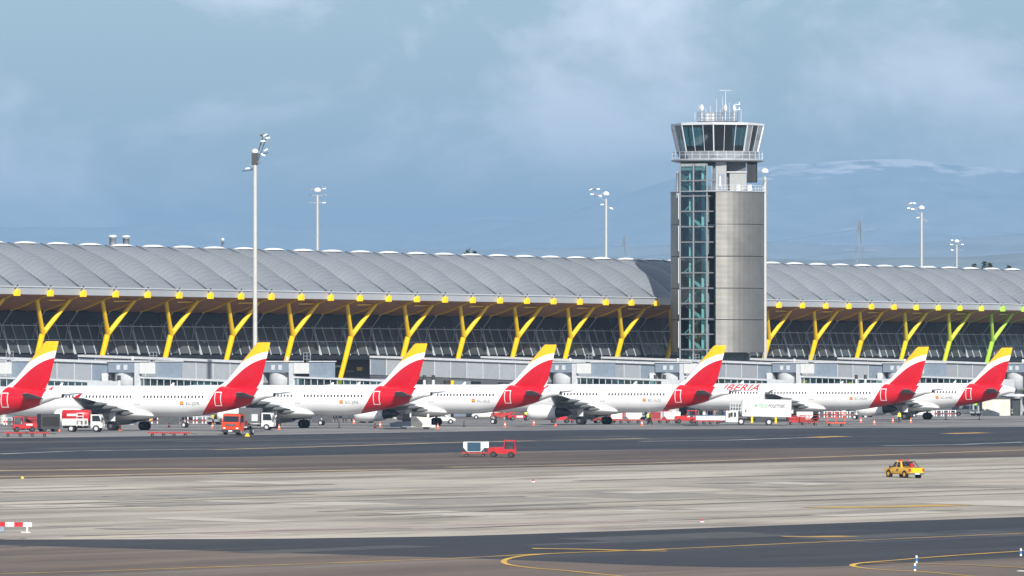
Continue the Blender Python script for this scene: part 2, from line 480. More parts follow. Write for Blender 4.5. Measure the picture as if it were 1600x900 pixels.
for k in range(26):
    px = rg.uniform(0, 1600); e = rg.random()
    patch(px, 752 + e*70 - px*.012, rg.uniform(5, 34), rg.choice((3.5, 7.3, 7.3, 11)), PATM[k % 2], .028 + .0008*k)
for k in range(16):
    px = rg.uniform(0, 1600); patch(px, 690 + rg.random()*14 - px*.01, rg.uniform(20, 70), rg.uniform(3, 8), PATA[k % 2], .028 + .0006*k)
for k in range(12):
    px = rg.uniform(200, 1600); patch(px, 858 + rg.random()*16 - px*.02, rg.uniform(8, 40), rg.uniform(1.5, 5), PATA[k % 2], .024 + .0006*k)
SEAL = mat('crack_sealant', (0.03, 0.03, 0.032), .6)
for k in range(18):
    px = rg.uniform(-50, 1500); py = rg.uniform(690, 880); L_ = rg.uniform(40, 160)
    line('sealed_crack', [(px + L_*i/4, py - .021*L_*i/4*(py-580)/160 + rg.uniform(-.5, .5)) for i in range(5)], .22, SEAL, .06)

# ------------------------------------------------------------------ distant land
def nz(x, seed):                        # smooth value noise
    i = math.floor(x); t = x - i; t = t*t*(3-2*t)
    h = lambda k: random.Random(seed*7919 + k).random()
    return h(i) + (h(i+1)-h(i))*t
def fbm(x, seed, oc=5):
    return sum(nz(x*2**o, seed+o) * 0.5**(o+1) for o in range(oc))
def ridge_mat(name, base, snow=None, z0=0, z1=1):
    m = bpy.data.materials.new(name); m.use_nodes = True
    N, L = m.node_tree.nodes, m.node_tree.links; b = N['Principled BSDF']; b.inputs['Roughness'].default_value = 0.95
    b.inputs['Specular IOR Level'].default_value = 0.0
    co = N.new('ShaderNodeTexCoord'); no = N.new('ShaderNodeTexNoise'); no.inputs['Scale'].default_value = 0.004; no.inputs['Detail'].default_value = 8; no.inputs['Roughness'].default_value = 0.65
    L.new(co.outputs['Object'], no.inputs['Vector'])
    cr = N.new('ShaderNodeValToRGB'); cr.color_ramp.elements[0].position = 0.35; cr.color_ramp.elements[1].position = 0.7
    cr.color_ramp.elements[0].color = (*base, 1); cr.color_ramp.elements[1].color = (*[c*1.7 for c in base], 1)
    L.new(no.outputs['Fac'], cr.inputs[0]); out = cr.outputs[0]
    if snow:
        sp = N.new('ShaderNodeSeparateXYZ'); L.new(co.outputs['Object'], sp.inputs[0])
        ad = N.new('ShaderNodeMath'); ad.operation = 'MULTIPLY_ADD'; ad.inputs[1].default_value = 430; L.new(no.outputs['Fac'], ad.inputs[0]); L.new(sp.outputs[2], ad.inputs[2])
        mr = N.new('ShaderNodeMapRange'); mr.inputs[1].default_value = z0; mr.inputs[2].default_value = z1; L.new(ad.outputs[0], mr.inputs[0])
        x = N.new('ShaderNodeMixRGB'); L.new(mr.outputs[0], x.inputs[0]); L.new(out, x.inputs[1]); x.inputs[2].default_value = (0.85, 0.87, 0.9, 1); out = x.outputs[0]
    L.new(out, b.inputs['Base Color'])
    return m
def range_(name, Y, crest, m, depth, seed, amp, rows=14, step=20):
    k = F / Y; mb = MB(); grid = []
    xs = list(range(-1500, 3101, step))
    for r in range(rows + 1):
        t = r / rows                                   # 0 foot, 1 crest, then a back slope
        row = []
        for x in xs:
            zc = CH + (HZ - interp(crest, x)) / k + (fbm(x/160, seed) - 0.5) * amp
            zz = zc * (t ** 1.25) + (fbm(x/55 + r*1.7, seed+31) - 0.5) * amp * 1.8 * math.sin(math.pi*t)
            row.append(((x-800)/k, Y - depth*(1-t), max(zz, -2)))
        grid.append(row)
    grid.append([(p[0]*1.03, p[1] + depth, 0) for p in grid[-1]])
    n = len(xs)
    mb.add([p for r in grid for p in r], [(a*n+i, a*n+i+1, (a+1)*n+i+1, (a+1)*n+i) for a in range(len(grid)-1) for i in range(n-1)], 0, True)
    return tag(mb.build(name, m), kind='structure')
range_('mountains', 44000, [(-1500, 350), (0, 356), (200, 350), (420, 344), (560, 350), (760, 342), (900, 338), (1050, 330), (1300, 340), (3100, 380)],
       ridge_mat('hazed_mountain_rock', (0.22, 0.25, 0.28), True, 2600, 2900), 9000, 3, 55, rows=20)  # rock colour, here and on the ridge, paled to blend into the haze
range_('snowy_ridge', 42000, [(-1500, 420), (600, 400), (900, 330), (1080, 270), (1230, 257), (1330, 251), (1420, 249), (1500, 259), (1600, 268), (2200, 300), (3100, 280)],
       ridge_mat('hazed_ridge_rock', (0.22, 0.25, 0.28), True, 1352, 1408), 8000, 5, 26, rows=24)
range_('foothills', 27000, [(-1500, 396), (0, 398), (500, 394), (800, 390), (1000, 384), (1200, 380), (1400, 384), (1500, 376), (1600, 366), (2400, 345), (3100, 350)],
       ridge_mat('hazed_scrub', (0.17, 0.19, 0.20)), 4500, 11, 30)  # scrub and field colours lightened so the hills sink into the haze
range_('low_hills', 15000, [(-1500, 400), (0, 408), (400, 404), (800, 400), (1000, 404), (1300, 407), (1500, 402), (1600, 398), (2400, 390), (3100, 395)],
       ridge_mat('hazed_fields', (0.13, 0.15, 0.15)), 3200, 23, 14)

hz = MB().box(-46000, 46000, -30000, 62000, -9.0, 1330).build('haze', [])
hm = bpy.data.materials.new('haze'); hm.use_nodes = True
hm.node_tree.nodes.clear()
ho = hm.node_tree.nodes.new('ShaderNodeOutputMaterial'); hv = hm.node_tree.nodes.new('ShaderNodeVolumePrincipled')
hv.inputs['Color'].default_value = (0.315, 0.535, 0.80, 1)
hv.inputs['Density'].default_value = 0.000050
hv.inputs['Anisotropy'].default_value = 0.0
hm.node_tree.links.new(hv.outputs[0], ho.inputs['Volume'])
hz.data.materials.append(hm)
tag(hz, kind='stuff')

# ------------------------------------------------------------------ terminal
EAVE = 624.0
S0, BAY = 948.3, 9.1
J0, J1 = -4, 39
term = thing('terminal_building', 'long terminal under a grey wave roof on yellow forked columns', 'terminal', T(1100, EAVE, 0), R(60))
def tx(j): return S0 + BAY*j - 1100
ROOFM = mat('roof_cladding', (0.185, 0.203, 0.222), 0.45, metal=0.05, var=0.05, vscale=0.25, rand=0.05)
FASC = mat('eave_metal', (0.50, 0.525, 0.56), 0.4, metal=0.1, var=0.06, vscale=0.3, rand=0.05)
SKYL = mat('skylight_highlight', (0.85, 0.86, 0.87), 0.25, metal=0.1)  # white skylight cap whose colour also carries the highlight on the crest
WOOD = mat('bamboo_soffit', (0.33, 0.15, 0.07), 0.6, var=0.18, vscale=1.2)
PANEM = mat('facade_glass', (0.058, 0.066, 0.072), 0.2, spec=0.35, var=0.18, vscale=0.35, rand=0.35)
PANEU = mat('upper_facade_glass', (0.042, 0.056, 0.075), 0.15, spec=0.5, rand=0.3)
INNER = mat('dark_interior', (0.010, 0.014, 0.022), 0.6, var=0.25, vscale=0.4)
MULL = mat('pale_mullion', (0.46, 0.49, 0.52), 0.4)

# one roof shell: an arched bay laid with stepped sheets from eave to ridge and down the far side
def shell_mesh():
    mb = MB(); NX, NY = 14, 20; D = 13.2
    def zc(y): t = min(y / D, 1.0); return 20.55 + 7.0*(1.26*t - 0.26*t*t)
    def arch(x, t): q = x / BAY; return (0.14 + 1.4*math.sin(math.pi*t**0.72)**1.1) * 4*q*(1-q)
    for k in range(NY):
        ya, yb = D*k/NY, D*(k+1)/NY
        za, zb = zc(ya) + 0.07, zc(yb)
        row = []
        for i in range(NX+1):
            x = BAY*i/NX
            row.append([(x, ya, za - 0.07 + arch(x, ya/D)), (x, ya, za + arch(x, ya/D)), (x, yb, zb + arch(x, yb/D))])
        for i in range(NX):
            a, b = row[i], row[i+1]
            mb.add([a[0], b[0], b[1], a[1]], [(0,1,2,3)]); mb.add([a[1], b[1], b[2], a[2]], [(0,1,2,3)], 0, True)
    back = []
    for yy, zz in ((D, 27.55), (D+2.2, 27.2), (D+8, 24.5), (D+14.5, 20.6)):
        back.append([(BAY*i/NX, yy, zz + (0.14*4*(i/NX)*(1-i/NX) if yy == D else 0.5*math.sin(math.pi*i/NX))) for i in range(NX+1)])
    mb.loft(back, 0, True, False, False)
    return mb
shell_me = shell_mesh().mesh('roof_shell', ROOFM)
gv = MB(); gp = [(0, 13.2*i/8, 20.55 + 7.0*(1.26*i/8 - 0.26*(i/8)**2) + .06) for i in range(9)]
for a, b in zip(gp, gp[1:]): gv.bar(a, b, .5, .18)
crease_me = gv.mesh('crease_strip', mat('crease_dark', (0.06, 0.065, 0.075), .6))  # dark bar along the crease between two shells
fb = MB(); fb.hexa([(0.02,-0.25,19.45),(BAY-0.12,-0.25,19.45),(BAY-0.12,0.25,19.45),(0.02,0.25,19.45)], [(0.02,-0.62,20.52),(BAY-0.12,-0.62,20.52),(BAY-0.12,0.3,20.62),(0.02,0.3,20.62)])
fb.box(0.35, BAY-0.12, -0.72, 0.2, 20.54, 20.70)
fascia_me = fb.mesh('fascia', FASC)
clip_me = MB().bar((BAY-0.55, -0.5, 20.2), (BAY+0.3, -0.55, 20.85), 0.16).mesh('gutter_clip', DARK)
sk = MB(); rr = []
for i in range(9):
    a = math.pi*i/8; q = math.sin(a)
    rr.append([(BAY*0.16 + BAY*0.66*i/8, 13.0 + 1.3*math.cos(b)*q**0.6, 27.58 + 0.34*q**0.8*max(0, math.sin(b)) ) for b in [math.pi*k/6 for k in range(7)]])
sk.loft(rr, 0, True, False, False)
skyl_me = sk.mesh('skylight', SKYL)
sf = MB(); rows = []
for yy, zb, ar in ((0.3, 19.45, 0.15), (2.0, 18.75, 0.45), (4.2, 17.85, 0.6), (6.4, 17.2, 0.6), (9.6, 17.0, 0.3)):
    rows.append([(BAY*i/8, yy, zb + ar*math.sin(math.pi*i/8)) for i in range(9)])
sf.loft(rows, 0, True, False, False)
soffit_me = sf.mesh('soffit', WOOD)
def beam_mesh(m):
    mb = MB(); P = [(0, -0.1, 19.42), (0, 2.0, 18.66), (0, 4.2, 17.76), (0, 6.7, 17.08)]
    for a, b in zip(P, P[1:]): mb.bar(a, b, 0.11, 0.20)
    return mb.mesh('roof_beam', m)
def bracket_mesh(m):
    mb = MB(); mb.prism([(-0.43,19.2),(0.43,19.2),(0.43,20.1),(0.08,20.18),(-0.33,20.0)], -0.95, -0.28)
    return mb.mesh('beam_end', m)
def column_mesh(m):
    mb = MB()
    def ring(p, r, n=10, sq=0.75):
        return [(p[0]+r*math.cos(2*math.pi*i/n), p[1]+r*sq*math.sin(2*math.pi*i/n), p[2]) for i in range(n)]
    h = BAY/2
    mb.loft([ring((0, 7.9, 0), .44, sq=.85), ring((0, 5.0, 9.6), .50, sq=.85), ring((0, 3.9, 13.4), .54, sq=.85), ring((0, 3.65, 14.2), .46, sq=.85)], 0)
    for s in (-1, 1): mb.tube((s*.05, 3.8, 13.6), (s*h, 1.85, 18.8), .42, .31, 10)
    return mb.mesh('column', m)
def strut_mesh(m): return MB().bar((0.1, 1.85, 18.62), (BAY*0.63, 2.3, 18.7), 0.16, 0.16).mesh('soffit_strut', m)
zt = {}
def ymat(j): return YEL4 if j >= 35 else (YEL3 if j >= 33 else (YEL2 if j >= 31 else YELLOW))
GB, GT, ZB, ZT = 7.0, 9.3, 10.55, 17.05
def gy(z): return GB + (GT-GB)*(z-ZB)/(ZT-ZB)
def quad_pane(x0, x1, z0, z1):
    mb = MB(); e = 0.05
    return mb.hexa([(x0+e,gy(z0),z0+e),(x1-e,gy(z0),z0+e),(x1-e,gy(z0)+.06,z0+e),(x0+e,gy(z0)+.06,z0+e)],
                   [(x0+e,gy(z1),z1-e),(x1-e,gy(z1),z1-e),(x1-e,gy(z1)+.06,z1-e),(x0+e,gy(z1)+.06,z1-e)])
B3 = BAY/3
lo_me = quad_pane(0, B3, ZB, 12.65).mesh('pane', PANEM)
mi_me = quad_pane(0, B3, 12.65, 14.85).mesh('pane', PANEM)
up_me = quad_pane(0, BAY, 14.85, ZT).mesh('upper_pane', PANEU)
mul_me = MB().bar((0, gy(ZB)-.06, ZB-.1), (0, gy(15.2)-.06, 15.2), 0.10, 0.16).mesh('mullion', MULL)
kp = MB(); kp.hexa([(-.15,gy(ZB)-.32,ZB-.1),(.15,gy(ZB)-.32,ZB-.1),(.15,gy(ZB)-.05,ZB-.1),(-.15,gy(ZB)-.05,ZB-.1)], [(-.13,gy(14)-.3,14.0),(.13,gy(14)-.3,14.0),(.13,gy(14)-.05,14.0),(-.13,gy(14)-.05,14.0)])
king_me = kp.mesh('facade_post', MULL)
rd = MB(); rd.tube((0, 6.3, 17.15), (0, gy(15)-.5, 15.0), .06, n=6); rd.tube((0, gy(15)-.5, 15.0), (0, gy(13)-.3, 13.1), .05, n=6)
rd.tube((-.1, gy(15)-.45, 15.0), (-1.5, gy(12.7)-.1, 12.7), .04, n=6); rd.tube((.1, gy(12.7)-.25, 12.75), (.95, gy(12.4)-.9, 12.4), .04, n=6)
rod_me = rd.mesh('brace_rod', MULL)
cache = {}
def pick(fn, m):
    k = (fn.__name__, m.name)
    if k not in cache: cache[k] = fn(m)
    return cache[k]
for j in range(J0, J1):
    x = tx(j)
    sh = link('roof_shell', shell_me, term); sh.location.x = x
    o = link('fascia', fascia_me, sh)
    link('gutter_clip', clip_me, sh); link('skylight', skyl_me, sh); link('crease_strip', crease_me, sh)
    o = link('soffit', soffit_me, term); o.location.x = x
    bm_ = link('roof_beam', pick(beam_mesh, ymat(j)), term); bm_.location.x = x
    link('beam_end', pick(bracket_mesh, ymat(j)), bm_)
    if j % 2 == 0:
        o = link('column', pick(column_mesh, ymat(j)), term); o.location.x = x - BAY/2
        s_ = link('soffit_strut', pick(strut_mesh, ymat(j)), o); s_.location.x = -BAY/2 + BAY*0.35
    for i in range(3):
        for me in (lo_me, mi_me):
            p = link('pane', me, term); p.location.x = x + B3*i
        p = link('mullion', mul_me, term); p.location.x = x + B3*i + 0.001
    p = link('upper_pane', up_me, term); p.location.x = x
    p = link('facade_post', king_me, term); p.location.x = x
    p = link('brace_rod', rod_me, term); p.location.x = x
xa, xb = tx(J0), tx(J1)
for z in (12.65, 14.85): MB().box(xa, xb, gy(z)-.16, gy(z)-.04, z-.05, z+.05).build('transom', MULL, term)
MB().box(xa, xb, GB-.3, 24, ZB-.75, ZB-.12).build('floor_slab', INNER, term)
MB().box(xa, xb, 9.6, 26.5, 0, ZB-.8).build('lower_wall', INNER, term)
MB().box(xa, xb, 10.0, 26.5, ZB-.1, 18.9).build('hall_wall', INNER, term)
rb = random.Random(4)
cols = [mat('shop_red', (0.45, 0.03, 0.05), .6), mat('shop_white', (0.5, 0.5, 0.5), .6), mat('shop_yellow', (0.5, 0.35, 0.03), .6), mat('shop_teal', (0.04, 0.2, 0.2), .6), DGREY, DGREY]
for k in range(46):
    x = rb.uniform(xa+20, xb-10); w_ = rb.uniform(.6, 3.2); z = rb.uniform(7.6, 8.9)
    MB().box(x, x+w_, 9.35, 9.59, z, z+rb.uniform(.25, .7)).build('lower_panel', rb.choice(cols), term)
for k in range(40):                      # doors and bays of the lower floor
    x = xa + 9.1*k + 2
    MB().box(x, x+5.4, 9.4, 9.59, 0.1, 6.6).build('service_door', DGREY if k % 3 else BLUEG, term)
for px, dz in ((176, 0), (197, 0), (348, .3)):
    r0 = (px-800)/F; w = EAVE + 15; Y = w/(CO - SI*r0); s, _ = sw(r0*Y, Y)
    v = thing('roof_vent', {176: 'left drum of the twin steel roof vents', 197: 'right drum of the twin steel roof vents', 348: 'lone capped vent on the roof ridge'}[px], 'roof vent', T(s, w, 26.9), R(60))
    rad = .52 if px < 300 else .2
    MB().lathe([(rad, 0), (rad, 1.9), (rad*1.08, 1.9), (rad*1.08, 2.05), (rad, 2.05)], n=14).build('drum', GREY, v)
    MB().lathe([(rad*1.35, 2.12), (rad*1.4, 2.2), (rad*1.0, 2.4), (.1, 2.45)], n=14).build('cap', LGREY, v)

# ------------------------------------------------------------------ control tower
kT = 9.23
tp = at_w(1121, 610)
tower = thing('control_tower', 'grey ribbed control tower with glass stair shaft and slanted glass cab', 'control tower', tp, -math.atan2(tp.x, tp.y))
def zt_(py): return CH + (HZ - py)/kT
def pol(th, r, z): a = R(th); return (r*math.sin(a), -r*math.cos(a), z)
m = mat('ribbed_steel_drum', (0.27, 0.262, 0.242), 0.46, metal=0.75, var=0.12, vscale=0.35)
nt = m.node_tree; co = nt.nodes.new('ShaderNodeTexCoord'); sp = nt.nodes.new('ShaderNodeSeparateXYZ'); nt.links.new(co.outputs['Object'], sp.inputs[0])
mu = nt.nodes.new('ShaderNodeMath'); mu.operation = 'MULTIPLY'; mu.inputs[1].default_value = 2*math.pi/0.21; nt.links.new(sp.outputs[2], mu.inputs[0])
sn = nt.nodes.new('ShaderNodeMath'); sn.operation = 'SINE'; nt.links.new(mu.outputs[0], sn.inputs[0])
bp = nt.nodes.new('ShaderNodeBump'); bp.inputs['Strength'].default_value = 0.22; bp.inputs['Distance'].default_value = 0.02
nt.links.new(sn.outputs[0], bp.inputs['Height']); nt.links.new(bp.outputs[0], nt.nodes['Principled BSDF'].inputs['Normal'])
DRUM = m
TG = glass('stair_glass', (0.50, 0.72, 0.72), 0.05)
CG = glass('cab_glass', (0.26, 0.43, 0.42), 0.04)
RT = 8.12
DGREY2 = mat('shaft_frame', (0.17, 0.18, 0.19), .5)
zs = [zt_(y) for y in (550.6, 498, 448, 397, 346, 294)]
for a, b in zip(zs, zs[1:]):
    seg = MB(); th = [-2 + 308*i/44 for i in range(45)]
    for i in range(44):
        p = [pol(th[i], RT, a+.06), pol(th[i+1], RT, a+.06), pol(th[i+1], RT, b-.06), pol(th[i], RT, b-.06)]
        q = [pol(th[i], RT-.25, a+.06), pol(th[i+1], RT-.25, a+.06), pol(th[i+1], RT-.25, b-.06), pol(th[i], RT-.25, b-.06)]
        seg.add(p, [(0,1,2,3)], 0, True); seg.add(q, [(3,2,1,0)], 0, True)
        seg.add(p+q, [(0,1,5,4), (3,7,6,2)])
        if i in (0, 43): k = i != 0; seg.add([p[k], p[3-k], q[3-k], q[k]], [(0,1,2,3)])
    d = seg.build('drum_panel', DRUM, tower)
for z in zs[1:-1]:
    g_ = MB()
    for i in range(44): g_.bar(pol(-2+7*i, RT-.12, z), pol(-2+7*(i+1), RT-.12, z), .12, .07)
    g_.build('joint_band', DARK, tower)
MB().lathe([(RT-.4, zs[0]+.1), (RT-.4, zs[0]+.35)], n=40).build('drum_floor', DARK, tower)
MB().lathe([(2.6, 0), (2.6, 10.9)], c=(3.0, -1.0), n=20).build('stem', DGREY, tower)
MB().lathe([(3.0, 0), (3.0, 8.0), (2.6, 8.5), (.2, 8.6)], c=(1.0, -4.2), n=24).build('base_drum', CONC, tower)
core = MB().box(-5.2, 4.6, -3.6, 5.5, 6, zt_(250)).build('core', mat('core_wall', (0.14, 0.17, 0.175), .7, var=.15), tower)
# stair shaft
A, B, C = Vector((-6.45, -5.1, 0)), Vector((-1.8, -7.7, 0)), Vector((-0.35, -6.1, 0))
z0, n = zt_(570), 13
dz = (zt_(252) - z0)/n
cols_ = [(A, A.lerp(B, .5)), (A.lerp(B, .5), B), (B, C)]
for r_ in range(n):
    za, zb = z0 + dz*r_, z0 + dz*(r_+1)
    for ci, (p, q) in enumerate(cols_):
        d = (q-p).normalized(); nn = Vector((d.y, -d.x, 0)); p2, q2 = p + d*.13, q - d*.13
        vs = [p2 + Vector((0,0,za+.12)), q2 + Vector((0,0,za+.12)), q2 + Vector((0,0,zb-.12)), p2 + Vector((0,0,zb-.12))]
        pn = MB().add(vs, [(0,1,2,3)])
        pn.build('pane', TG, tower)
    fr = MB()
    for p, q in cols_: fr.bar(p + Vector((0,0,za)), q + Vector((0,0,za)), .2, .22)
    fr.build('transom', DGREY2, tower)
    fl = MB()                                 # stair flights and landings behind the glass
    u0, u1 = A + Vector((.9, 1.2, za)), B + Vector((-.9, 1.5, za))
    if r_ % 2: u0, u1 = u1, u0
    fl.bar(u0, Vector((u1.x, u1.y, za + dz)), 1.0, .22)
    fl.bar(A + Vector((.4, .9, za+.1)), B + Vector((0, 1.1, za+.1)), 1.4, .14, 1)
    fl.box(-4.9, -4.3, -5.2, -4.9, za, zb, 2); fl.box(-2.75, -2.15, -6.4, -6.0, za, zb, 2)
    fl.build('stair_flight', [mat('stair_steel', (0.30, 0.42, 0.42), .5), DGREY, mat('pale_duct', (0.45, 0.6, 0.58), .5)], tower)
for p in (A, A.lerp(B, .5), B, C): MB().bar(p + Vector((0,0,z0)), p + Vector((0,0,zt_(250))), .26, .26).build('mullion', DGREY2, tower)
for k, (a, b) in enumerate(zip(zs, zs[1:])):
    MB().bar(Vector((-6.62, -4.85, a+.9)), Vector((-6.62, -4.85, b-.25)), .3, .3).build('side_strip', LGREY, tower)
    MB().bar(Vector((-.12, -7.3, a+.4)), Vector((-.12, -7.3, b-.8)), .22, .22).build('side_strip', LGREY, tower)
# storey between drum and cab
zd, zg = zs[-1], zt_(246)
MB().lathe([(RT, zd-.05), (RT+.12, zd-.05), (RT+.12, zd+.12), (.5, zd+.13)], n=44).build('terrace_deck', GREY, tower)
rl = MB()
for i in range(44):
    if -56 < -2+7*(i-43)+0 < -2: continue
    a_, b_ = -2+7*i, -2+7*(i+1)
    if a_ > 303: continue
    for h in (.55, 1.1): rl.bar(pol(a_, RT-.05, zd+h), pol(b_, RT-.05, zd+h), .05)
    rl.bar(pol(a_, RT-.05, zd), pol(a_, RT-.05, zd+1.1), .05)
rl.build('terrace_railing', LGREY, tower)
UW = mat('upper_white_panel', (0.30, 0.31, 0.31), .45, var=.05)
MB().box(-6.6, 4.9, -4.4, 5, zd+.14, zg).build('upper_core', DGREY, tower)
MB().box(-.3, 1.55, -6.6, -4.42, zd+.14, zg-.05).build('white_stair_box', UW, tower)
dr = MB().box(.15, 1.2, -6.68, -6.603, zd+.3, zd+3.0).build('door', BLUEG, tower)
MB().box(.35, .62, -6.72, -6.683, zd+.9, zd+2.7).build('door_glass', LGREY, dr)
MB().box(2.1, 5.0, -5.2, -4.42, zd+.14, zd+3.2).build('white_panel', UW, tower)
MB().box(1.6, 5.1, -5.4, -4.42, zd+3.3, zd+3.5).build('canopy_slab', LGREY, tower)
for k in range(9): MB().box(5.15+.2*k, 5.28+.2*k, -5.0+.25*k, -3.0, zt_(278), zg-.04).build('louvre', DARK, tower)
MB().box(5.1, 6.9, -2.6, 1, zt_(278), zg-.04).build('plant_box', DARK, tower)
for x_, y_ in ((3.6, -6.9), (5.6, -5.6)): MB().box(x_-.35, x_+.35, y_-.3, y_+.3, zd+.14, zd+1.2).build('air_unit', LGREY, tower)
for p0, p1 in (((-6.3,-5.0),( -3.95,-6.3)), ((-3.85,-6.35),(-1.9,-7.45))):
    for z in (zt_(260), zt_(254)):
        MB().hexa([(p0[0],p0[1],z),(p1[0],p1[1],z),(p1[0],p1[1]+.12,z),(p0[0],p0[1]+.12,z)], [(p0[0],p0[1],z+.5),(p1[0],p1[1],z+.5),(p1[0],p1[1]+.12,z+.5),(p0[0],p0[1]+.12,z+.5)]).build('white_panel', UW, tower)
MB().lathe([(.55, zd-1), (.55, zt_(264)), (.75, zt_(263)), (.3, zt_(262))], c=(-6.6, -3.9), n=12).build('vent_pipe', LGREY, tower)
# gallery and cab
oct_ = [-50+45*i for i in range(8)]
def ngon(r, z): return [pol(t, r, z) for t in oct_]
zb_, zc_ = zt_(230), zt_(188)
MB().lathe([(7.2, zg), (7.95, zg+.15), (7.95, zg+.5), (.4, zg+.52)], n=48).build('gallery_slab', GREY, tower)
MB().loft([ngon(6.5, zg+.53), ngon(7.15, zb_)], 0, False).build('cab_base_wall', GREY, tower)
gr = MB()
for i in range(32):
    a_, b_ = 360*i/32, 360*(i+1)/32
    for h in (.7, 1.25): gr.bar(pol(a_, 7.85, zg+.5+h), pol(b_, 7.85, zg+.5+h), .05)
    gr.bar(pol(a_, 7.85, zg+.5), pol(a_, 7.85, zg+1.75), .06)
gr.build('gallery_railing', LGREY, tower)
rb_, rt_ = 7.0, 8.05
for i in range(8):
    t0, t1 = oct_[i], oct_[(i+1) % 8]
    b0, b1 = Vector(pol(t0, rb_, zb_)), Vector(pol(t1, rb_, zb_)); c0, c1 = Vector(pol(t0, rt_, zc_)), Vector(pol(t1, rt_, zc_))
    for k in range(3):
        f0, f1 = k/3 + .02, (k+1)/3 - .02
        MB().add([b0.lerp(b1, f0), b0.lerp(b1, f1), c0.lerp(c1, f1), c0.lerp(c1, f0)], [(0,1,2,3)]).build('cab_pane', CG, tower)
        if k: MB().bar(b0.lerp(b1, k/3), c0.lerp(c1, k/3), .08, .08).build('cab_mullion', LGREY, tower)
    MB().bar(b0, c0, .2, .2).build('corner_post', LGREY, tower)
MB().loft([ngon(7.05, zb_-.05), ngon(7.05, zb_+.1)], 0, False).build('cab_floor', DARK, tower)
MB().loft([ngon(2.6, zb_+.1), ngon(2.6, zc_)], 0, False).build('cab_core', mat('cab_interior', (0.03, 0.045, 0.05), .7), tower)
MB().loft([ngon(4.9, zb_+.1), ngon(5.6, zb_+1.1)], 0, False).build('control_desk', DARK, tower)
MB().loft([ngon(8.0, zc_), ngon(8.15, zc_+.05), ngon(8.15, zc_+.38), ngon(6.5, zc_+.55)], 0, False).build('cab_roof', LGREY, tower)
zr = zc_ + .55
MB().box(-3.4, 3.5, -2.5, 2.5, zr, zr+.28).build('roof_platform', DARK, tower)
rl = MB()
for y_ in (-2.5, 2.5):
    for h in (.6, 1.2, 1.7): rl.bar((-3.4, y_, zr+h), (3.5, y_, zr+h), .06)
    for i in range(15): rl.bar((-3.4+6.9*i/14, y_, zr), (-3.4+6.9*i/14, y_, zr+1.7), .06)
for x_ in (-3.4, 3.5):
    for h in (.6, 1.2, 1.7): rl.bar((x_, -2.5, zr+h), (x_, 2.5, zr+h), .06)
rl.build('roof_railing', DGREY, tower)
an = MB().tube((1.4, 0, zr), (1.4, 0, zr+5.6), .09, .05, 8)
for a_ in range(4): an.bar((1.4, 0, zr+5.6), (1.4+1.0*math.cos(a_*1.57), 1.0*math.sin(a_*1.57), zr+5.7), .07)
an.build('aerial', LGREY, tower)
for x_, h in ((-.6, 2.0), (-.15, 4.2), (-3.9, 2.0), (3.2, 3.4), (-2.0, 2.6), (4.1, 2.4), (-3.2, 3.3), (-1.2, 3.0), (.5, 2.4), (2.1, 3.6), (2.6, 2.2), (-2.5, 1.9), (.9, 4.6)):
    a2 = MB().tube((x_, .4, zr), (x_, .4, zr+h), .05, .03, 6)
    if x_ == 3.2:
        for dz_ in (2.4, 3.3): a2.box(x_-.1, x_+.75, .3, .5, zr+dz_-.12, zr+dz_); a2.box(x_+.5, x_+.72, .3, .5, zr+dz_, zr+dz_+.35)
    a2.build('aerial', LAMPW, tower)
for x_, y_, s_ in ((-2.7, -1, .42), (1.4, -.6, .34), (2.9, -.4, .3)):
    ds = MB().tube((x_, y_, zr+.28), (x_, y_, zr+2.3), .09, n=8)
    ds.lathe([(.05, zr+1.9), (s_*.8, zr+2.1), (s_*.9, zr+2.7), (s_*.4, zr+3.1), (.05, zr+3.2)], c=(x_, y_), n=10); ds.build('dish', LAMPW, tower)
for x_ in (-1.6, -.8): MB().box(x_-.3, x_+.3, -2.3, -1.8, zr+.28, zr+1.7).build('cabinet', LAMPW, tower)

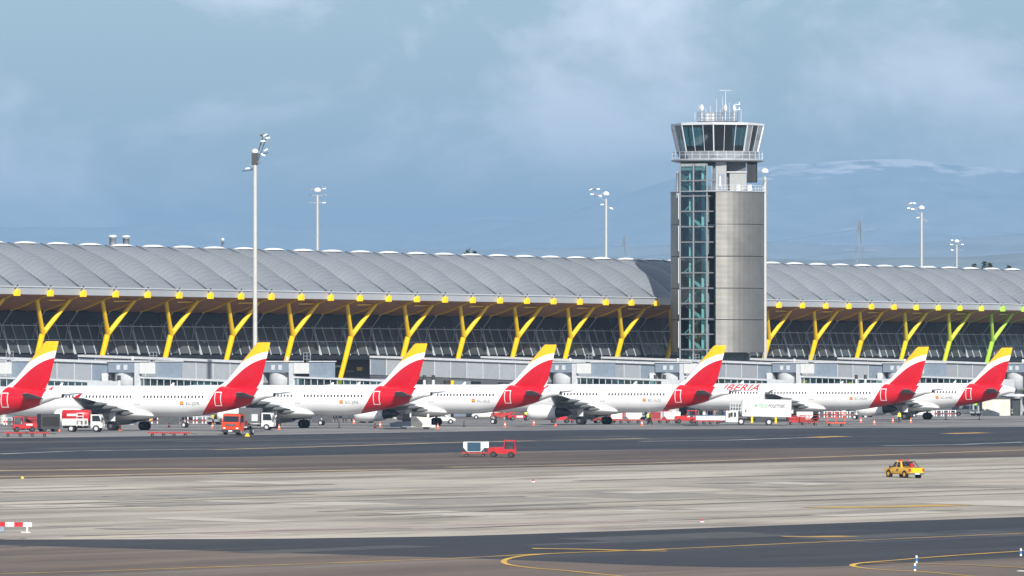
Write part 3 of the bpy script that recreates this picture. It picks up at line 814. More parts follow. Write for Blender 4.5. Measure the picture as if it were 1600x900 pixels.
# ------------------------------------------------------------------ floodlight masts
def mast(label, px, w, top, style, rad=.33):
    p = at_w(px, w); k = F/p.y; H = CH + (HZ-top)/k
    t = thing('floodlight_mast', label, 'floodlight mast', p, 0)
    MB().tube((0,0,0), (0,0,H-1.5), rad, rad*.75, 14).build('pole', GALV, t)
    MB().tube((0,0,0), (0,0,.9), rad*2.2, rad*1.9, 12).build('footing', CONC, t)
    dome = [(.05, H), (.36, H-.08), (.62, H-.32), (.7, H-.75), (.66, H-.85), (.1, H-.85)]
    def lamp(x, y, z, ry):
        l = MB(); c, s = math.cos(ry), math.sin(ry)
        q = lambda a, b: (x + a*c + b*s, z - a*s + b*c)
        a0, a1, a2, a3 = q(-.32,-.1), q(.32,-.1), q(.32,.1), q(-.32,.1)
        l.hexa([(a0[0],y-.35,a0[1]),(a1[0],y-.35,a1[1]),(a1[0],y+.35,a1[1]),(a0[0],y+.35,a0[1])], [(a3[0],y-.28,a3[1]),(a2[0],y-.28,a2[1]),(a2[0],y+.28,a2[1]),(a3[0],y+.28,a3[1])])
        l.build('lamp', style_m[1 if (x+z) % .3 > .15 else 0], t)
    style_m = (LAMPW, DGREY)
    if style == 'leaning':                   # a raised carriage leaning off the mast head
        MB().lathe([(r_*.75, H-(H-z_)*.75-.6) for r_, z_ in dome], n=14).build('dome', LAMPW, t)
        f_ = MB(); f_.bar((0,0,H-2.5), (1.2,0,H+1.2), .16); f_.bar((.5,.3,H-2.2), (1.6,.3,H+.9), .12); f_.bar((-.7,0,H-3.8), (.6,0,H-2.6), .12)
        f_.bar((-1.9,0,H-3.9), (0,0,H-3.7), .12); f_.bar((.7,0,H+1.3), (2.0,0,H+1.3), .12); f_.bar((0,0,H-1.6),(2.0,0,H-1.2),.12); f_.box(-.5,.5,-.4,.4,H-2.9,H-1.3)
        f_.build('lamp_carriage', DARK, t)
        for x, z in ((.95,1.5),(1.5,1.4),(1.9,1.0),(1.8,.4),(1.2,.5),(1.6,-.8),(1.2,-1.5),(.6,-2.6),(-.5,-3.0),(-1.1,-3.5)): lamp(x, random.uniform(-.4,.4), H+z, random.uniform(-.6,.6))
    elif style == 'dome':
        MB().lathe(dome, n=14).build('dome', LAMPW, t)
        f_ = MB(); f_.bar((-1.3,0,H-1.9), (1.3,0,H-1.9), .1); f_.bar((0,-1.2,H-2.1), (0,1.2,H-2.1), .1); f_.build('lamp_frame', GREY, t)
    else:
        MB().lathe(dome, n=14).build('dome', LAMPW, t)
        f_ = MB(); sg = -1 if style == 'left' else 0
        if sg:
            f_.bar((0,0,H-2.2), (-2.6,0,H-.1), .1); f_.bar((-3.2,0,H+.2), (-1.4,0,H+.5), .1); f_.bar((-2.4,.4,H-1.0), (-.6,.4,H-.4), .1); f_.bar((0,0,H-3.2),(1.3,0,H-3.3),.1)
            L_ = ((-3.1,.7),(-2.4,.8),(-1.6,.8),(-2.9,-.3),(-2.0,-.5),(-1.2,-.6),(-.8,-2.4),(1.1,-3.2))
        else:
            for z in (.2, -1.0, -2.4): f_.bar((-1.4,0,H+z-.5), (1.4,0,H+z-.5), .1)
            L_ = ((-1.3,.1),(1.3,.1),(-1.5,-1.1),(1.5,-1.1),(-1.3,-2.6),(1.3,-2.6))
        f_.build('lamp_frame', GREY, t)
        for x, z in L_: lamp(x, random.uniform(-.4,.4), H+z-.3, random.uniform(-.4,.4))
mast('tall pale floodlight mast with leaning lamp head before the terminal', 398.5, 578, 226, 'leaning', .36)
mast('white domed mast standing right against the control tower', 1195, 622, 263, 'dome', .38)
mast('slim white mast with paired lamps rising behind the roof', 496, 742, 293, 'ring', .28)
mast('domed mast behind the roof between tower and lone vents', 947, 742, 299, 'left', .30)
mast('domed mast with lamp cluster behind the roof beyond the tower', 1440, 742, 321, 'left', .30)
mast('shortest distant mast with a wide lamp crossbar behind the roof', 1495, 905, 374, 'ring', .28)

# ------------------------------------------------------------------ boarding bridges
JG = glass('bridge_glass', (0.45, 0.66, 0.66), 0.08)
PANELG = mat('corridor_cladding', (0.30, 0.325, 0.35), 0.5, var=0.05, rand=0.12)
def bridge_proto():
    t = thing('boarding_bridge', '-', 'boarding bridge', (0,0,0), 0, 'boarding bridges along the terminal')
    def zf(y): return 6.15 + (y-2)*0.032
    for k in range(11):
        y0, y1 = 2.2+3.05*k, 2.2+3.05*(k+1)
        MB().hexa([(-1.66,y0+.03,zf(y0)),(-1.5,y0+.03,zf(y0)),(-1.5,y1-.03,zf(y1)),(-1.66,y1-.03,zf(y1))],
                  [(-1.66,y0+.03,zf(y0)+2.75),(-1.5,y0+.03,zf(y0)+2.75),(-1.5,y1-.03,zf(y1)+2.75),(-1.66,y1-.03,zf(y1)+2.75)]).build('wall_panel', BLUEG if k in (0, 10) else PANELG, t)
        MB().bar((-1.69, y1, zf(y1)), (-1.69, y1, zf(y1)+2.75), .1, .1).build('wall_rib', LGREY, t)
    ya, yb = 2.2, 35.75
    MB().hexa([(-1.45,ya,zf(ya)-.1),(1.6,ya,zf(ya)-.1),(1.6,yb,zf(yb)-.1),(-1.45,yb,zf(yb)-.1)], [(-1.45,ya,zf(ya)+2.74),(1.6,ya,zf(ya)+2.74),(1.6,yb,zf(yb)+2.74),(-1.45,yb,zf(yb)+2.74)]).build('corridor', GREY, t)
    MB().hexa([(-1.95,ya,zf(ya)+2.78),(1.9,ya,zf(ya)+2.78),(1.9,yb,zf(yb)+2.78),(-1.95,yb,zf(yb)+2.78)], [(-1.95,ya,zf(ya)+3.1),(1.9,ya,zf(ya)+3.1),(1.9,yb,zf(yb)+3.1),(-1.95,yb,zf(yb)+3.1)]).build('corridor_roof', LGREY, t)
    MB().hexa([(-1.8,ya,zf(ya)-.45),(1.8,ya,zf(ya)-.45),(1.8,yb,zf(yb)-.45),(-1.8,yb,zf(yb)-.45)], [(-1.8,ya,zf(ya)-.12),(1.8,ya,zf(ya)-.12),(1.8,yb,zf(yb)-.12),(-1.8,yb,zf(yb)-.12)]).build('corridor_floor', DGREY, t)
    for y in (11, 22, 32): MB().tube((0, y, 0), (0, y, zf(y)-.4), .5, n=12).build('pier', CONC, t)
    MB().lathe([(.9, 0), (.9, 4.4), (1.95, 4.5), (1.95, 7.6)], n=24).build('rotunda', LGREY, t)
    cb = MB().box(-2.05, 2.05, -2.3, 2.15, 7.62, 9.15).build('rotunda_cab', BLUEG, t)
    for y in (-.9, .35): MB().box(-2.09, -2.053, y-.32, y+.32, 8.0, 8.75).build('window', LGREY, cb)
    MB().box(-2.2, 2.2, -2.45, 2.18, 9.17, 9.36).build('cab_roof', LGREY, t)
    MB().box(-1.9, -.9, -2.95, -2.34, 5.0, 9.0).build('service_riser', LGREY, t)
    MB().box(-2.15, -1.2, 2.3, 3.2, 4.6, 7.5).build('white_duct', LAMPW, t)
    MB().lathe([(.05,9.95),(.22,9.85),(.26,9.6),(.1,9.37)], c=(-1.7,-1.9), n=8).build('beacon', LAMPW, t)
    MB().box(-1.75, .6, -5.3, -3.1, 7.45, 9.05).build('cooling_unit', BEIGE, t)
    MB().box(-.9, 1.6, -8.4, -5.35, 6.3, 9.2).build('stair_tower', BLUEG, t)
    MB().box(-1.05, 1.75, -8.55, -5.3, 9.2, 9.36).build('stair_roof', LGREY, t)
    MB().box(-.6, 1.3, -8.1, -5.6, 0, 6.28).build('stair_leg', DGREY, t)
    lr = MB()
    for y in (-5.0, -4.4, -3.8): lr.bar((0, y, 9.05), (0, y, 10.6), .06)
    for h in (9.6, 10.1, 10.6): lr.bar((0, -5.0, h), (0, -3.8, h), .05)
    lr.build('roof_ladder', GREY, t)
    # telescopic tunnel
    def zq(y): return 4.25 + (y+2)*0.034
    y0, y1 = -2.4, -18.6
    MB().hexa([(-1.2,y1,zq(y1)),(1.2,y1,zq(y1)),(1.2,y0,zq(y0)),(-1.2,y0,zq(y0))], [(-1.2,y1,zq(y1)+.55),(1.2,y1,zq(y1)+.55),(1.2,y0,zq(y0)+.55),(-1.2,y0,zq(y0)+.55)]).build('tunnel_floor', LGREY, t)
    MB().hexa([(-1.4,y1,zq(y1)+2.55),(1.4,y1,zq(y1)+2.55),(1.4,y0,zq(y0)+2.55),(-1.4,y0,zq(y0)+2.55)], [(-1.4,y1,zq(y1)+2.8),(1.4,y1,zq(y1)+2.8),(1.4,y0,zq(y0)+2.8),(-1.4,y0,zq(y0)+2.8)]).build('tunnel_roof', LGREY, t)
    n = 14
    for k in range(n):
        a, b = y0+(y1-y0)*k/n, y0+(y1-y0)*(k+1)/n
        for x, nm in ((-1.22, 'tunnel_pane'), (1.22, 'tunnel_pane')):
            MB().add([(x,a-.07,zq(a)+.6),(x,b+.07,zq(b)+.6),(x,b+.07,zq(b)+2.5),(x,a-.07,zq(a)+2.5)], [(0,1,2,3)]).build(nm, JG, t)
    fr = MB()
    for k in range(n+1):
        a = y0+(y1-y0)*k/n
        for x in (-1.24, 1.24): fr.bar((x,a,zq(a)+.5), (x,a,zq(a)+2.6), .075)
    fr.build('tunnel_frame', LAMPW, t)
    MB().box(-1.8, 1.8, -21.6, -18.7, 3.5, 6.4).build('bridge_head', LGREY, t)
    dc = MB()
    for x in (-1.0, 1.0): dc.tube((x,-15,0.5), (x,-15,zq(-15)+.1), .18, n=8)
    dc.box(-1.6, 1.6, -15.4, -14.6, .45, .8); dc.build('drive_column', GREY, t)
    for x in (-1.1, 1.1): MB().tube((x-.18,-15,.5), (x+.18,-15,.5), .5, n=14).build('drive_wheel', BLACK, t)
    return t
br = bridge_proto()
BR = [(-25, 'boarding bridge nearest the red baggage carts'), (200, 'boarding bridge over the wing of the jet beside the tank truck'), (441, 'boarding bridge just right of the tall floodlight mast'),
      (883, 'boarding bridge between the tower and the tail beside the white hatchback'), (1051, 'boarding bridge at the foot of the control tower, on the glass shaft side'),
      (1233, 'boarding bridge beside the white domed mast at the tower'), (1405, 'boarding bridge behind the tail of the IBERIA lettered jet'), (1590, 'boarding bridge behind the tail of the shortest jet')]
for i, (px, lab) in enumerate(BR):
    o = br if i == 0 else copy_tree(br)
    place(o, at_w(px, 590), R(60)); o['label'] = lab
pc = None
for px, lab in ((172, 'beside the bridge above the tank truck'), (663, 'behind the pushback tug jet fin'), (1024, 'beside the bridge at the tower foot'), (1338, 'behind the IBERIA lettered jet')):
    for dx in (0, 14):
        if pc is None:
            pc = thing('exhaust_post', '', 'post', (0,0,0), 0, 'white posts with black caps')
            MB().tube((0,0,0), (0,0,6.5), .22, n=10).build('post', LAMPW, pc)
            MB().tube((0,0,6.5), (0,0,7.2), .26, n=10).build('cap', DARK, pc); o = pc
        else: o = copy_tree(pc)
        place(o, at_w(px+dx, 574), 0); o['label'] = 'black capped white post, paired, ' + lab

# ------------------------------------------------------------------ aircraft
def fcurve(nt, src, pts, sx, sy):
    n = nt.nodes.new('ShaderNodeFloatCurve'); c = n.mapping.curves[0]
    P = [(x/sx, y/sy) for x, y in pts]
    c.points[0].location = P[0]; c.points[1].location = P[-1]
    for p in P[1:-1]: c.points.new(*p)
    n.mapping.use_clip = False
    n.mapping.update()
    d = nt.nodes.new('ShaderNodeMath'); d.operation = 'DIVIDE'; d.inputs[1].default_value = sx
    nt.links.new(src, d.inputs[0]); nt.links.new(d.outputs[0], n.inputs['Value'])
    m = nt.nodes.new('ShaderNodeMath'); m.operation = 'MULTIPLY'; m.inputs[1].default_value = sy
    nt.links.new(n.outputs[0], m.inputs[0]); return m.outputs[0]
def livery(name, fin):
    m = bpy.data.materials.new(name); m.use_nodes = True; nt = m.node_tree; b = nt.nodes['Principled BSDF']
    b.inputs['Roughness'].default_value = 0.28; b.inputs['Coat Weight'].default_value = 0.3
    co = nt.nodes.new('ShaderNodeTexCoord'); sp = nt.nodes.new('ShaderNodeSeparateXYZ'); nt.links.new(co.outputs['Object'], sp.inputs[0])
    ng = nt.nodes.new('ShaderNodeMath'); ng.operation = 'MULTIPLY'; ng.inputs[1].default_value = -1; nt.links.new(sp.outputs[0], ng.inputs[0])
    d, z = ng.outputs[0], sp.outputs[2]
    def lt(a, b_):
        x = nt.nodes.new('ShaderNodeMath'); x.operation = 'LESS_THAN'; nt.links.new(a, x.inputs[0]); nt.links.new(b_, x.inputs[1]); return x.outputs[0]
    def mix(f, a, b_):
        x = nt.nodes.new('ShaderNodeMixRGB'); nt.links.new(f, x.inputs[0])
        if isinstance(a, tuple): x.inputs[1].default_value = (*a, 1)
        else: nt.links.new(a, x.inputs[1])
        x.inputs[2].default_value = (*b_, 1); return x.outputs[0]
    W_, R_, Y_ = (0.82, 0.82, 0.81), (0.54, 0.003, 0.014), (0.86, 0.47, 0.003)
    if fin:
        c = mix(lt(z, fcurve(nt, d, [(0, 9.75), (1.07, 9.5), (2.3, 9.2), (4.1, 8.35), (5.6, 7.25), (7.4, 5.75), (9, 4.6)], 16, 16)), W_, R_)
        c = mix(lt(fcurve(nt, d, [(0, 10.6), (.8, 10.4), (2.2, 10.1), (3.3, 9.7), (4.5, 9.15), (6, 8.2), (8, 6.6)], 16, 16), z), c, Y_)
    else:
        fa = lt(d, fcurve(nt, z, [(1.6, 12.2), (2.13, 10.75), (3.13, 9.45), (4.47, 8.5), (5.38, 8.1), (5.9, 7.9), (6.4, 7.8)], 16, 16))
        fb = lt(fcurve(nt, z, [(2.0, 4.6), (3.2, 3.6), (4.5, 2.6), (5.5, 2.15), (6.4, 1.9)], 16, 16), d)
        mu = nt.nodes.new('ShaderNodeMath'); mu.operation = 'MULTIPLY'; nt.links.new(fa, mu.inputs[0]); nt.links.new(fb, mu.inputs[1])
        c = mix(mu.outputs[0], W_, R_)
    no = nt.nodes.new('ShaderNodeTexNoise'); no.inputs['Scale'].default_value = 0.5; no.inputs['Detail'].default_value = 4; nt.links.new(co.outputs['Object'], no.inputs['Vector'])
    mr = nt.nodes.new('ShaderNodeMapRange'); mr.inputs[3].default_value = .93; mr.inputs[4].default_value = 1.04; nt.links.new(no.outputs['Fac'], mr.inputs[0])
    vm = nt.nodes.new('ShaderNodeVectorMath'); vm.operation = 'SCALE'; nt.links.new(c, vm.inputs[0]); nt.links.new(mr.outputs[0], vm.inputs['Scale'])
    nt.links.new(vm.outputs[0], b.inputs['Base Color'])
    return m
LIVF, LIVT = livery('fuselage_livery', False), livery('fin_livery', True)
AWHITE = mat('aircraft_white', (0.82, 0.82, 0.81), 0.28, coat=.3, var=.02)
WINGG = mat('shaded_wing_grey', (0.13, 0.14, 0.145), 0.4, var=.05)  # darker than the paint itself, to carry the shade of the underside
STABG = mat('shaded_stabiliser_grey', (0.17, 0.175, 0.19), 0.4)  # grey deepened to stand for the shaded underside
ENGD = mat('engine_dark_metal', (0.05, 0.052, 0.058), 0.4, metal=.5)
GEARM = mat('landing_gear', (0.35, 0.35, 0.35), .5)
PRED = mat('wingtip_red', (0.55, 0.012, 0.03), .4)
OUTL = mat('door_outline', (0.80, 0.66, 0.66), .5)
OUTG = mat('door_outline_grey', (0.55, 0.56, 0.57), .5)

NOSE = [(0, 3.42, 3.38, .02), (.15, 3.72, 3.1, .32), (.5, 4.05, 2.78, .65), (1.1, 4.42, 2.45, .98), (2.0, 4.9, 2.15, 1.35), (3.0, 5.4, 1.95, 1.64), (4.5, 5.76, 1.8, 1.88), (6.5, 5.9, 1.76, 1.975)]
TAIL = [(14.5, 5.9, 1.76, 1.975), (12.6, 5.9, 1.82, 1.97), (11, 5.9, 2.03, 1.94), (9.5, 5.89, 2.25, 1.86), (8, 5.87, 2.48, 1.74), (6.2, 5.82, 2.8, 1.48), (4.4, 5.73, 3.22, 1.15), (2.6, 5.58, 3.8, .78), (1.1, 5.32, 4.27, .52), (.15, 5.05, 4.42, .36), (0, 4.98, 4.5, .28)]
def aircraft(L, dg, label, reg, px_gear, w_gear, aft_exit=True, fence=False, tdx=0.0):
    stations = [(-L+n, a, b, c) for n, a, b, c in NOSE] + [(-d, a, b, c) for d, a, b, c in TAIL]
    def prof(x):
        for p, q in zip(stations, stations[1:]):
            if p[0] <= x <= q[0]:
                t = (x-p[0])/(q[0]-p[0]); return [p[i]+(q[i]-p[i])*t for i in (1, 2, 3)]
        return stations[-1][1:]
    def side(x, z, off=.012, s=-1):
        a, b, c = prof(x); zm, hh = (a+b)/2, (a-b)/2
        q = max(-.995, min(.995, (z-zm)/hh)); y = c*math.sqrt(1-q*q) + off*math.sqrt(1-q*q)
        return (x, s*y, z + off*q)
    t = thing('airliner', label, 'airliner', (0,0,0), 0, 'red tailed white airliners at the gates')
    n = 72
    fu = MB().loft([[(x, c*math.cos(2*math.pi*i/n), (a+b)/2 + (a-b)/2*math.sin(2*math.pi*i/n)) for i in range(n)] for x, a, b, c in stations])
    fus = fu.build('fuselage', LIVF, t)
    MB().tube((-.02, 0, 4.74), (.14, 0, 4.75), .27, .24, 12).build('exhaust', ENGD, t)
    # windows, too small to pick apart singly
    wi = MB()
    fw = [(-d) for d in [9.85 + .533*i for i in range(100)] if d < L-6.6]
    skip = [(dg-3.2, dg-1.9), (L-16.4, L-15.2)] if aft_exit else []
    for x in fw:
        if any(a < -x < b for a, b in skip): continue
        for s in (-1, 1):
            wi.add([side(x-.12, 4.28, .014, s), side(x+.12, 4.28, .014, s), side(x+.12, 4.62, .014, s), side(x-.12, 4.62, .014, s)], [(0,1,2,3)])
    tag(wi.build('cabin_windows', AWIN, fus), kind='stuff')
    ck = MB()
    for s in (-1, 1):
        ck.add([side(-L+2.1,4.3,.02,s), side(-L+3.5,4.35,.02,s), side(-L+3.3,4.9,.02,s), side(-L+2.4,4.75,.02,s)], [(0,1,2,3)])
    ck.build('cockpit_glass', AWIN, fus)
    def door(x0, x1, z0, z1, m):
        wd, k = .055, 6
        zz = [z0+(z1-z0)*i/k for i in range(k+1)]
        for s in (-1, 1):                      # a frame that runs once round the door
            P = [((x0, z), (x0+2*wd, z)) for z in zz] + [((x1, z), (x1-2*wd, z)) for z in zz[::-1]]
            P = [(a, (b[0], min(max(b[1], z0+2*wd), z1-2*wd))) for a, b in P]
            vs = [side(a[0], a[1], .025, s) for a, _ in P] + [side(b[0], b[1], .025, s) for _, b in P]
            n_ = len(P)
            MB().add(vs, [(i, (i+1) % n_, n_+(i+1) % n_, n_+i) for i in range(n_)]).build('door', m, fus)
    door(-8.1, -7.15, 3.25, 5.1, OUTL)
    door(-L+4.6, -L+5.45, 3.3, 5.1, OUTG)
    if aft_exit:
        door(-dg+2.1, -dg+2.9, 3.4, 5.1, OUTG); door(-L+15.4, -L+16.2, 3.4, 5.1, OUTG)
    # fin
    def foil(x0, x1, z, th):
        P = []
        for u, v in ((0,0),(.05,.5),(.2,.95),(.45,1),(.75,.55),(1,.06)): P.append((x0+(x1-x0)*u, th/2*v, z))
        return P + [(p[0], -p[1], p[2]) for p in P[:0:-1]]
    fin = MB().loft([foil(-9.7, -2.9, 5.3, .4), foil(-8.35, -2.4, 5.95, .6), foil(-7.2, -1.95, 6.7, .6), foil(-2.75, -.62, 11.35, .3), foil(-2.45, -.6, 11.55, .1)])
    fo = fin.build('tail_fin', LIVT, t)
    def wing(s, rows, th, name, m):
        rings = []
        for y, xl, xt, z, tk in rows:
            P = []
            for u, v in ((0,0),(.04,.5),(.15,.85),(.4,1),(.7,.6),(1,.04)): P.append((xl+(xt-xl)*u, s*y, z+tk*.5*v))
            for u, v in ((.7,.35),(.4,.75),(.15,.7),(.04,.4)): P.append((xl+(xt-xl)*u, s*y, z-tk*.5*v))
            rings.append(P)
        return MB().loft(rings).build(name, m, t)
    g = -dg
    for s in (-1, 1):
        wing(s, [(.4, -5.6, -2.5, 4.38, .40), (5.9, -2.15, -.85, 5.0, .16), (6.15, -1.85, -.85, 5.03, .06)], 1, 'stabiliser', STABG)
        w_ = wing(s, [(.8, g-6.2, g+1.6, 2.5, 1.0), (2.2, g-5.4, g+1.55, 2.62, .95), (6.4, g-3.2, g+1.6, 3.1, .6), (11.5, g-.6, g+2.9, 3.7, .36), (16.6, g+2.1, g+4.0, 4.26, .2), (17.0, g+2.4, g+4.05, 4.3, .1)], 1, 'wing', WINGG)
        for y, xa, z, ln in ((3.1, g+.2, 2.3, 2.6), (6.0, g-.9, 2.72, 4.1), (9.2, g+.1, 3.12, 4.2), (12.6, g+1.4, 3.56, 3.5)):
            rr = []
            for u, r_ in ((0,.02),(.12,.2),(.4,.3),(.7,.24),(.92,.1),(1,.02)):
                rr.append([(xa+ln*u, s*y+r_*.8*math.cos(2*math.pi*i/8), z-.12+.12*u+r_*math.sin(2*math.pi*i/8)) for i in range(8)])
            MB().loft(rr).build('flap_fairing', WINGG, w_)
        MB().prism([(g+2.3, 4.3), (g+3.2, 4.3), (g+3.95, 4.95), (g+3.6, 4.97)], s*17.02-.03, s*17.02+.03).build('wingtip_fence', PRED if fence else WINGG, w_)
        # engine
        ey, ez = s*5.75, 1.78
        e = MB(); pr = [(-7.35,.80),(-7.5,.93),(-7.4,1.03),(-6.7,1.13),(-5.4,1.17),(-4.0,1.08),(-2.85,.92),(-2.85,.80),(-4.0,.75)]
        e.loft([[(g+x, ey+r_*math.cos(2*math.pi*i/22), ez+r_*math.sin(2*math.pi*i/22)) for i in range(22)] for x, r_ in pr], 0, True, False)
        en = e.build('engine', AWHITE, t)
        c_ = MB(); c_.loft([[(g+x, ey+r_*math.cos(2*math.pi*i/16), ez+r_*math.sin(2*math.pi*i/16)) for i in range(16)] for x, r_ in ((-4.6,.7),(-2.9,.74),(-1.6,.56),(-1.1,.46),(-1.1,.36),(-.5,.08))])
        c_.build('core_exhaust', ENGD, en)
        f_ = MB().tube((g-6.6, ey, ez), (g-6.4, ey, ez), .86, n=20).build('fan', ENGD, en)
        MB().prism([(g-5.8, 2.75), (g-1.2, 2.95), (g-.8, 2.55), (g-3.0, 2.3), (g-5.0, 2.75)], ey-.22, ey+.22).build('pylon', WINGG, en)
        # main gear
        gy_ = s*3.8
        gm = MB().tube((g, gy_, .5), (g, gy_*.97, 2.6), .17, n=10); gm.bar((g, gy_, 1.4), (g-.1, gy_*.6, 2.5), .12); gm.tube((g, gy_-.5, .58), (g, gy_+.5, .58), .1, n=8)
        ge = gm.build('main_gear', GEARM, t)
        MB().box(g-.45, g+.5, gy_-s*.0-.03+s*.32, gy_+.03+s*.32, 1.25, 2.5).build('gear_door', AWHITE, ge)
        for q in (-.46, .46):
            wl_ = MB().tube((g, gy_+q-.2, .585), (g, gy_+q+.2, .585), .585, n=20).build('wheel', BLACK, ge)
            MB().tube((g, gy_+q-.21, .585), (g, gy_+q+.21, .585), .27, n=12).build('rim', DGREY, wl_)
    rr = []
    for x, hw, zb, zt2 in ((g-9.2,.2,1.78,2.0), (g-8.2,1.3,1.6,2.5), (g-6,2.05,1.42,3.0), (g-2,2.22,1.35,3.25), (g+1.5,2.2,1.38,3.2), (g+3.2,1.98,1.5,2.95), (g+4.2,1.5,1.66,2.5), (g+4.8,.6,1.85,2.1)):
        rr.append([(x, hw*math.cos(2*math.pi*i/20), (zb+zt2)/2+(zt2-zb)/2*math.sin(2*math.pi*i/20)) for i in range(20)])
    MB().loft(rr).build('belly_fairing', AWHITE, t)
    ng = -L+5.07
    gm = MB().tube((ng, 0, .38), (ng-.1, 0, 2.2), .11, n=8).tube((ng, -.3, .38), (ng, .3, .38), .07, n=8).build('nose_gear', GEARM, t)
    for q in (-.24, .24):
        wl_ = MB().tube((ng, q-.11, .385), (ng, q+.11, .385), .385, n=16).build('wheel', BLACK, gm)
        MB().tube((ng, q-.12, .385), (ng, q+.12, .385), .22, n=12).build('rim', LAMPW, wl_)
    # aerials on the crown
    for x in (-L+11, g+6.5): MB().prism([(x, 5.88), (x+.5, 5.88), (x+.62, 6.3), (x+.4, 6.3)], -.03, .03).build('blade_aerial', AWHITE, fus)
    # lettering
    def letters(name, body, size, shear, x0, z0, m, sp=1.0, wid=None):
        vs, fs = text_mesh(body, size, shear, sp, bold=.03 if body == 'IBERIA' else .0)
        w0 = max(v[0] for v in vs) - min(v[0] for v in vs); k = (wid / w0) if wid else 1
        o = MB(); o.add([side(x0 + v[0]*k, z0 + v[1], .03) for v in vs], fs); o.build(name, m, fus)
    letters('title_lettering', 'IBERIA', 1.35, .32, -L+8.6+tdx, 4.78, LETR, 1.1, 6.4)
    letters('registration', reg, .52, 0, -12.4, 3.42, LETG, 1.1, 2.0)
    for i, (c_, h) in enumerate(((LETR, .1), (FLAGY, .2), (LETR, .1))):
        za = 3.42 + (.0, .11, .32)[i]
        MB().add([side(-13.3, za, .02), side(-12.75, za, .02), side(-12.75, za+h, .02), side(-13.3, za+h, .02)], [(0,1,2,3)]).build('flag_stripe', c_, fus)
    # put the starboard main wheel under its picture column
    rz = R(-30)
    p = at_w(px_gear, w_gear); off = Matrix.Rotation(rz, 3, 'Z') @ Vector((g, 3.8, 0))
    place(t, (p.x-off.x, p.y-off.y, 0), rz)
    return t
aircraft(44.5, 22.5, 'jet cut off at its red fin beside the red baggage carts', 'EC-IXD', -108, 533)
aircraft(44.5, 22.5, 'jet whose red fin stands behind the orange flatbed truck', 'EC-JDR', 226, 531, fence=True, tdx=-4.2)
aircraft(44.5, 22.5, 'jet whose red fin rises behind the cream pushback tug', 'EC-JRE', 475, 532)
aircraft(44.5, 22.5, 'jet with a white hatchback parked behind its main wheels', 'EC-JGZ', 682, 538)
aircraft(44.5, 22.5, 'jet whose red fin stands before the control tower', 'EC-ILO', 948, 530)
aircraft(44.5, 22.5, 'jet with red IBERIA lettering behind the white catering truck', 'EC-HUH', 1272, 535)
aircraft(33.84, 17.7, 'shortest jet, its red fin above the small white van', 'EC-KMD', 1449, 538, False)

# ------------------------------------------------------------------ vehicle parts
WHEELC = {}
def wheel(par, x, y, r, w=.26, rim=RIM, k=.55):
    key = (r, w, rim.name, k)
    if key not in WHEELC:
        WHEELC[key] = (MB().tube((0,-w/2,0), (0,w/2,0), r, n=18).mesh('wheel', BLACK), MB().tube((0,-w/2-.015,0), (0,w/2+.015,0), r*k, n=12).mesh('rim', rim))
    a, b = WHEELC[key]
    o = link('wheel', a, par); o.location = (x, y, r); link('rim', b, o)
def wheels(par, xs, half, r, w=.26, rim=RIM, k=.55):
    for x in xs:
        for s in (-1, 1): wheel(par, x, s*half, r, w, rim, k)
def vat(px, py, name, label, cat, ang, group=None):
    return thing(name, label, cat, on_ground(px, py), R(ang), group, True)

def car(t, st, side_win, front, rear, paint, wx, wr=.32, rim=RIM, glassm=WGLASS):
    """st: x, half width, low z, belt z, roof z, roof half width (rear to front)"""
    rings = []
    for x, w, zl, zb, zr, wrf in st:
        h = [(w*.82, zl), (w*.97, zl+.12), (w, (zl+zb)/2), (w*.97, zb), ((w*.97+wrf)/2+.015, (zb+zr)/2), (wrf, zr-.03 if zr > zb+.1 else zr), (wrf*.7, zr)]
        rings.append([(x, a, z) for a, z in h] + [(x, -a, z) for a, z in h[::-1]])
    b = MB().loft(rings, 0, False).build('body', paint, t)
    def at(x):
        for p, q in zip(st, st[1:]):
            if p[0] <= x <= q[0]:
                u = (x-p[0])/(q[0]-p[0]); return [p[i]+(q[i]-p[i])*u for i in range(6)]
    for xa, xb, xc, xd in side_win:          # bottom rear, bottom front, top front, top rear
        for s in (-1, 1):
            V = []
            for x, u in ((xa, .1), (xb, .1), (xc, .86), (xd, .86)):
                p = at(x); w0, w1 = p[1]*.97, p[5]
                z = p[3] + (p[4]-p[3])*u
                V.append((x, s*(w0+(w1-w0)*u+.022), z))
            MB().add(V, [(0,1,2,3)]).build('window', glassm, b)
    for nm, (x0, x1), sg in (('windscreen', front, 1), ('rear_window', rear, -1)):
        if x0 is None: continue
        p, q = at(x0), at(x1)
        MB().add([(x0+sg*.05, -p[1]*.8, p[4]+.03), (x0+sg*.05, p[1]*.8, p[4]+.03), (x1+sg*.05, q[5]*.9, q[4]+.015), (x1+sg*.05, -q[5]*.9, q[4]+.015)], [(0,1,2,3)]).build(nm, glassm, b)
    W = max(p[1] for p in st)
    for x in wx:
        for s in (-1, 1):
            MB().tube((x, s*(W-.26), wr), (x, s*(W+.012), wr), wr*1.2, n=16).build('wheel_arch', BLACK, t)
            wheel(t, x, s*(W-.10), wr, .24, rim)
    return b

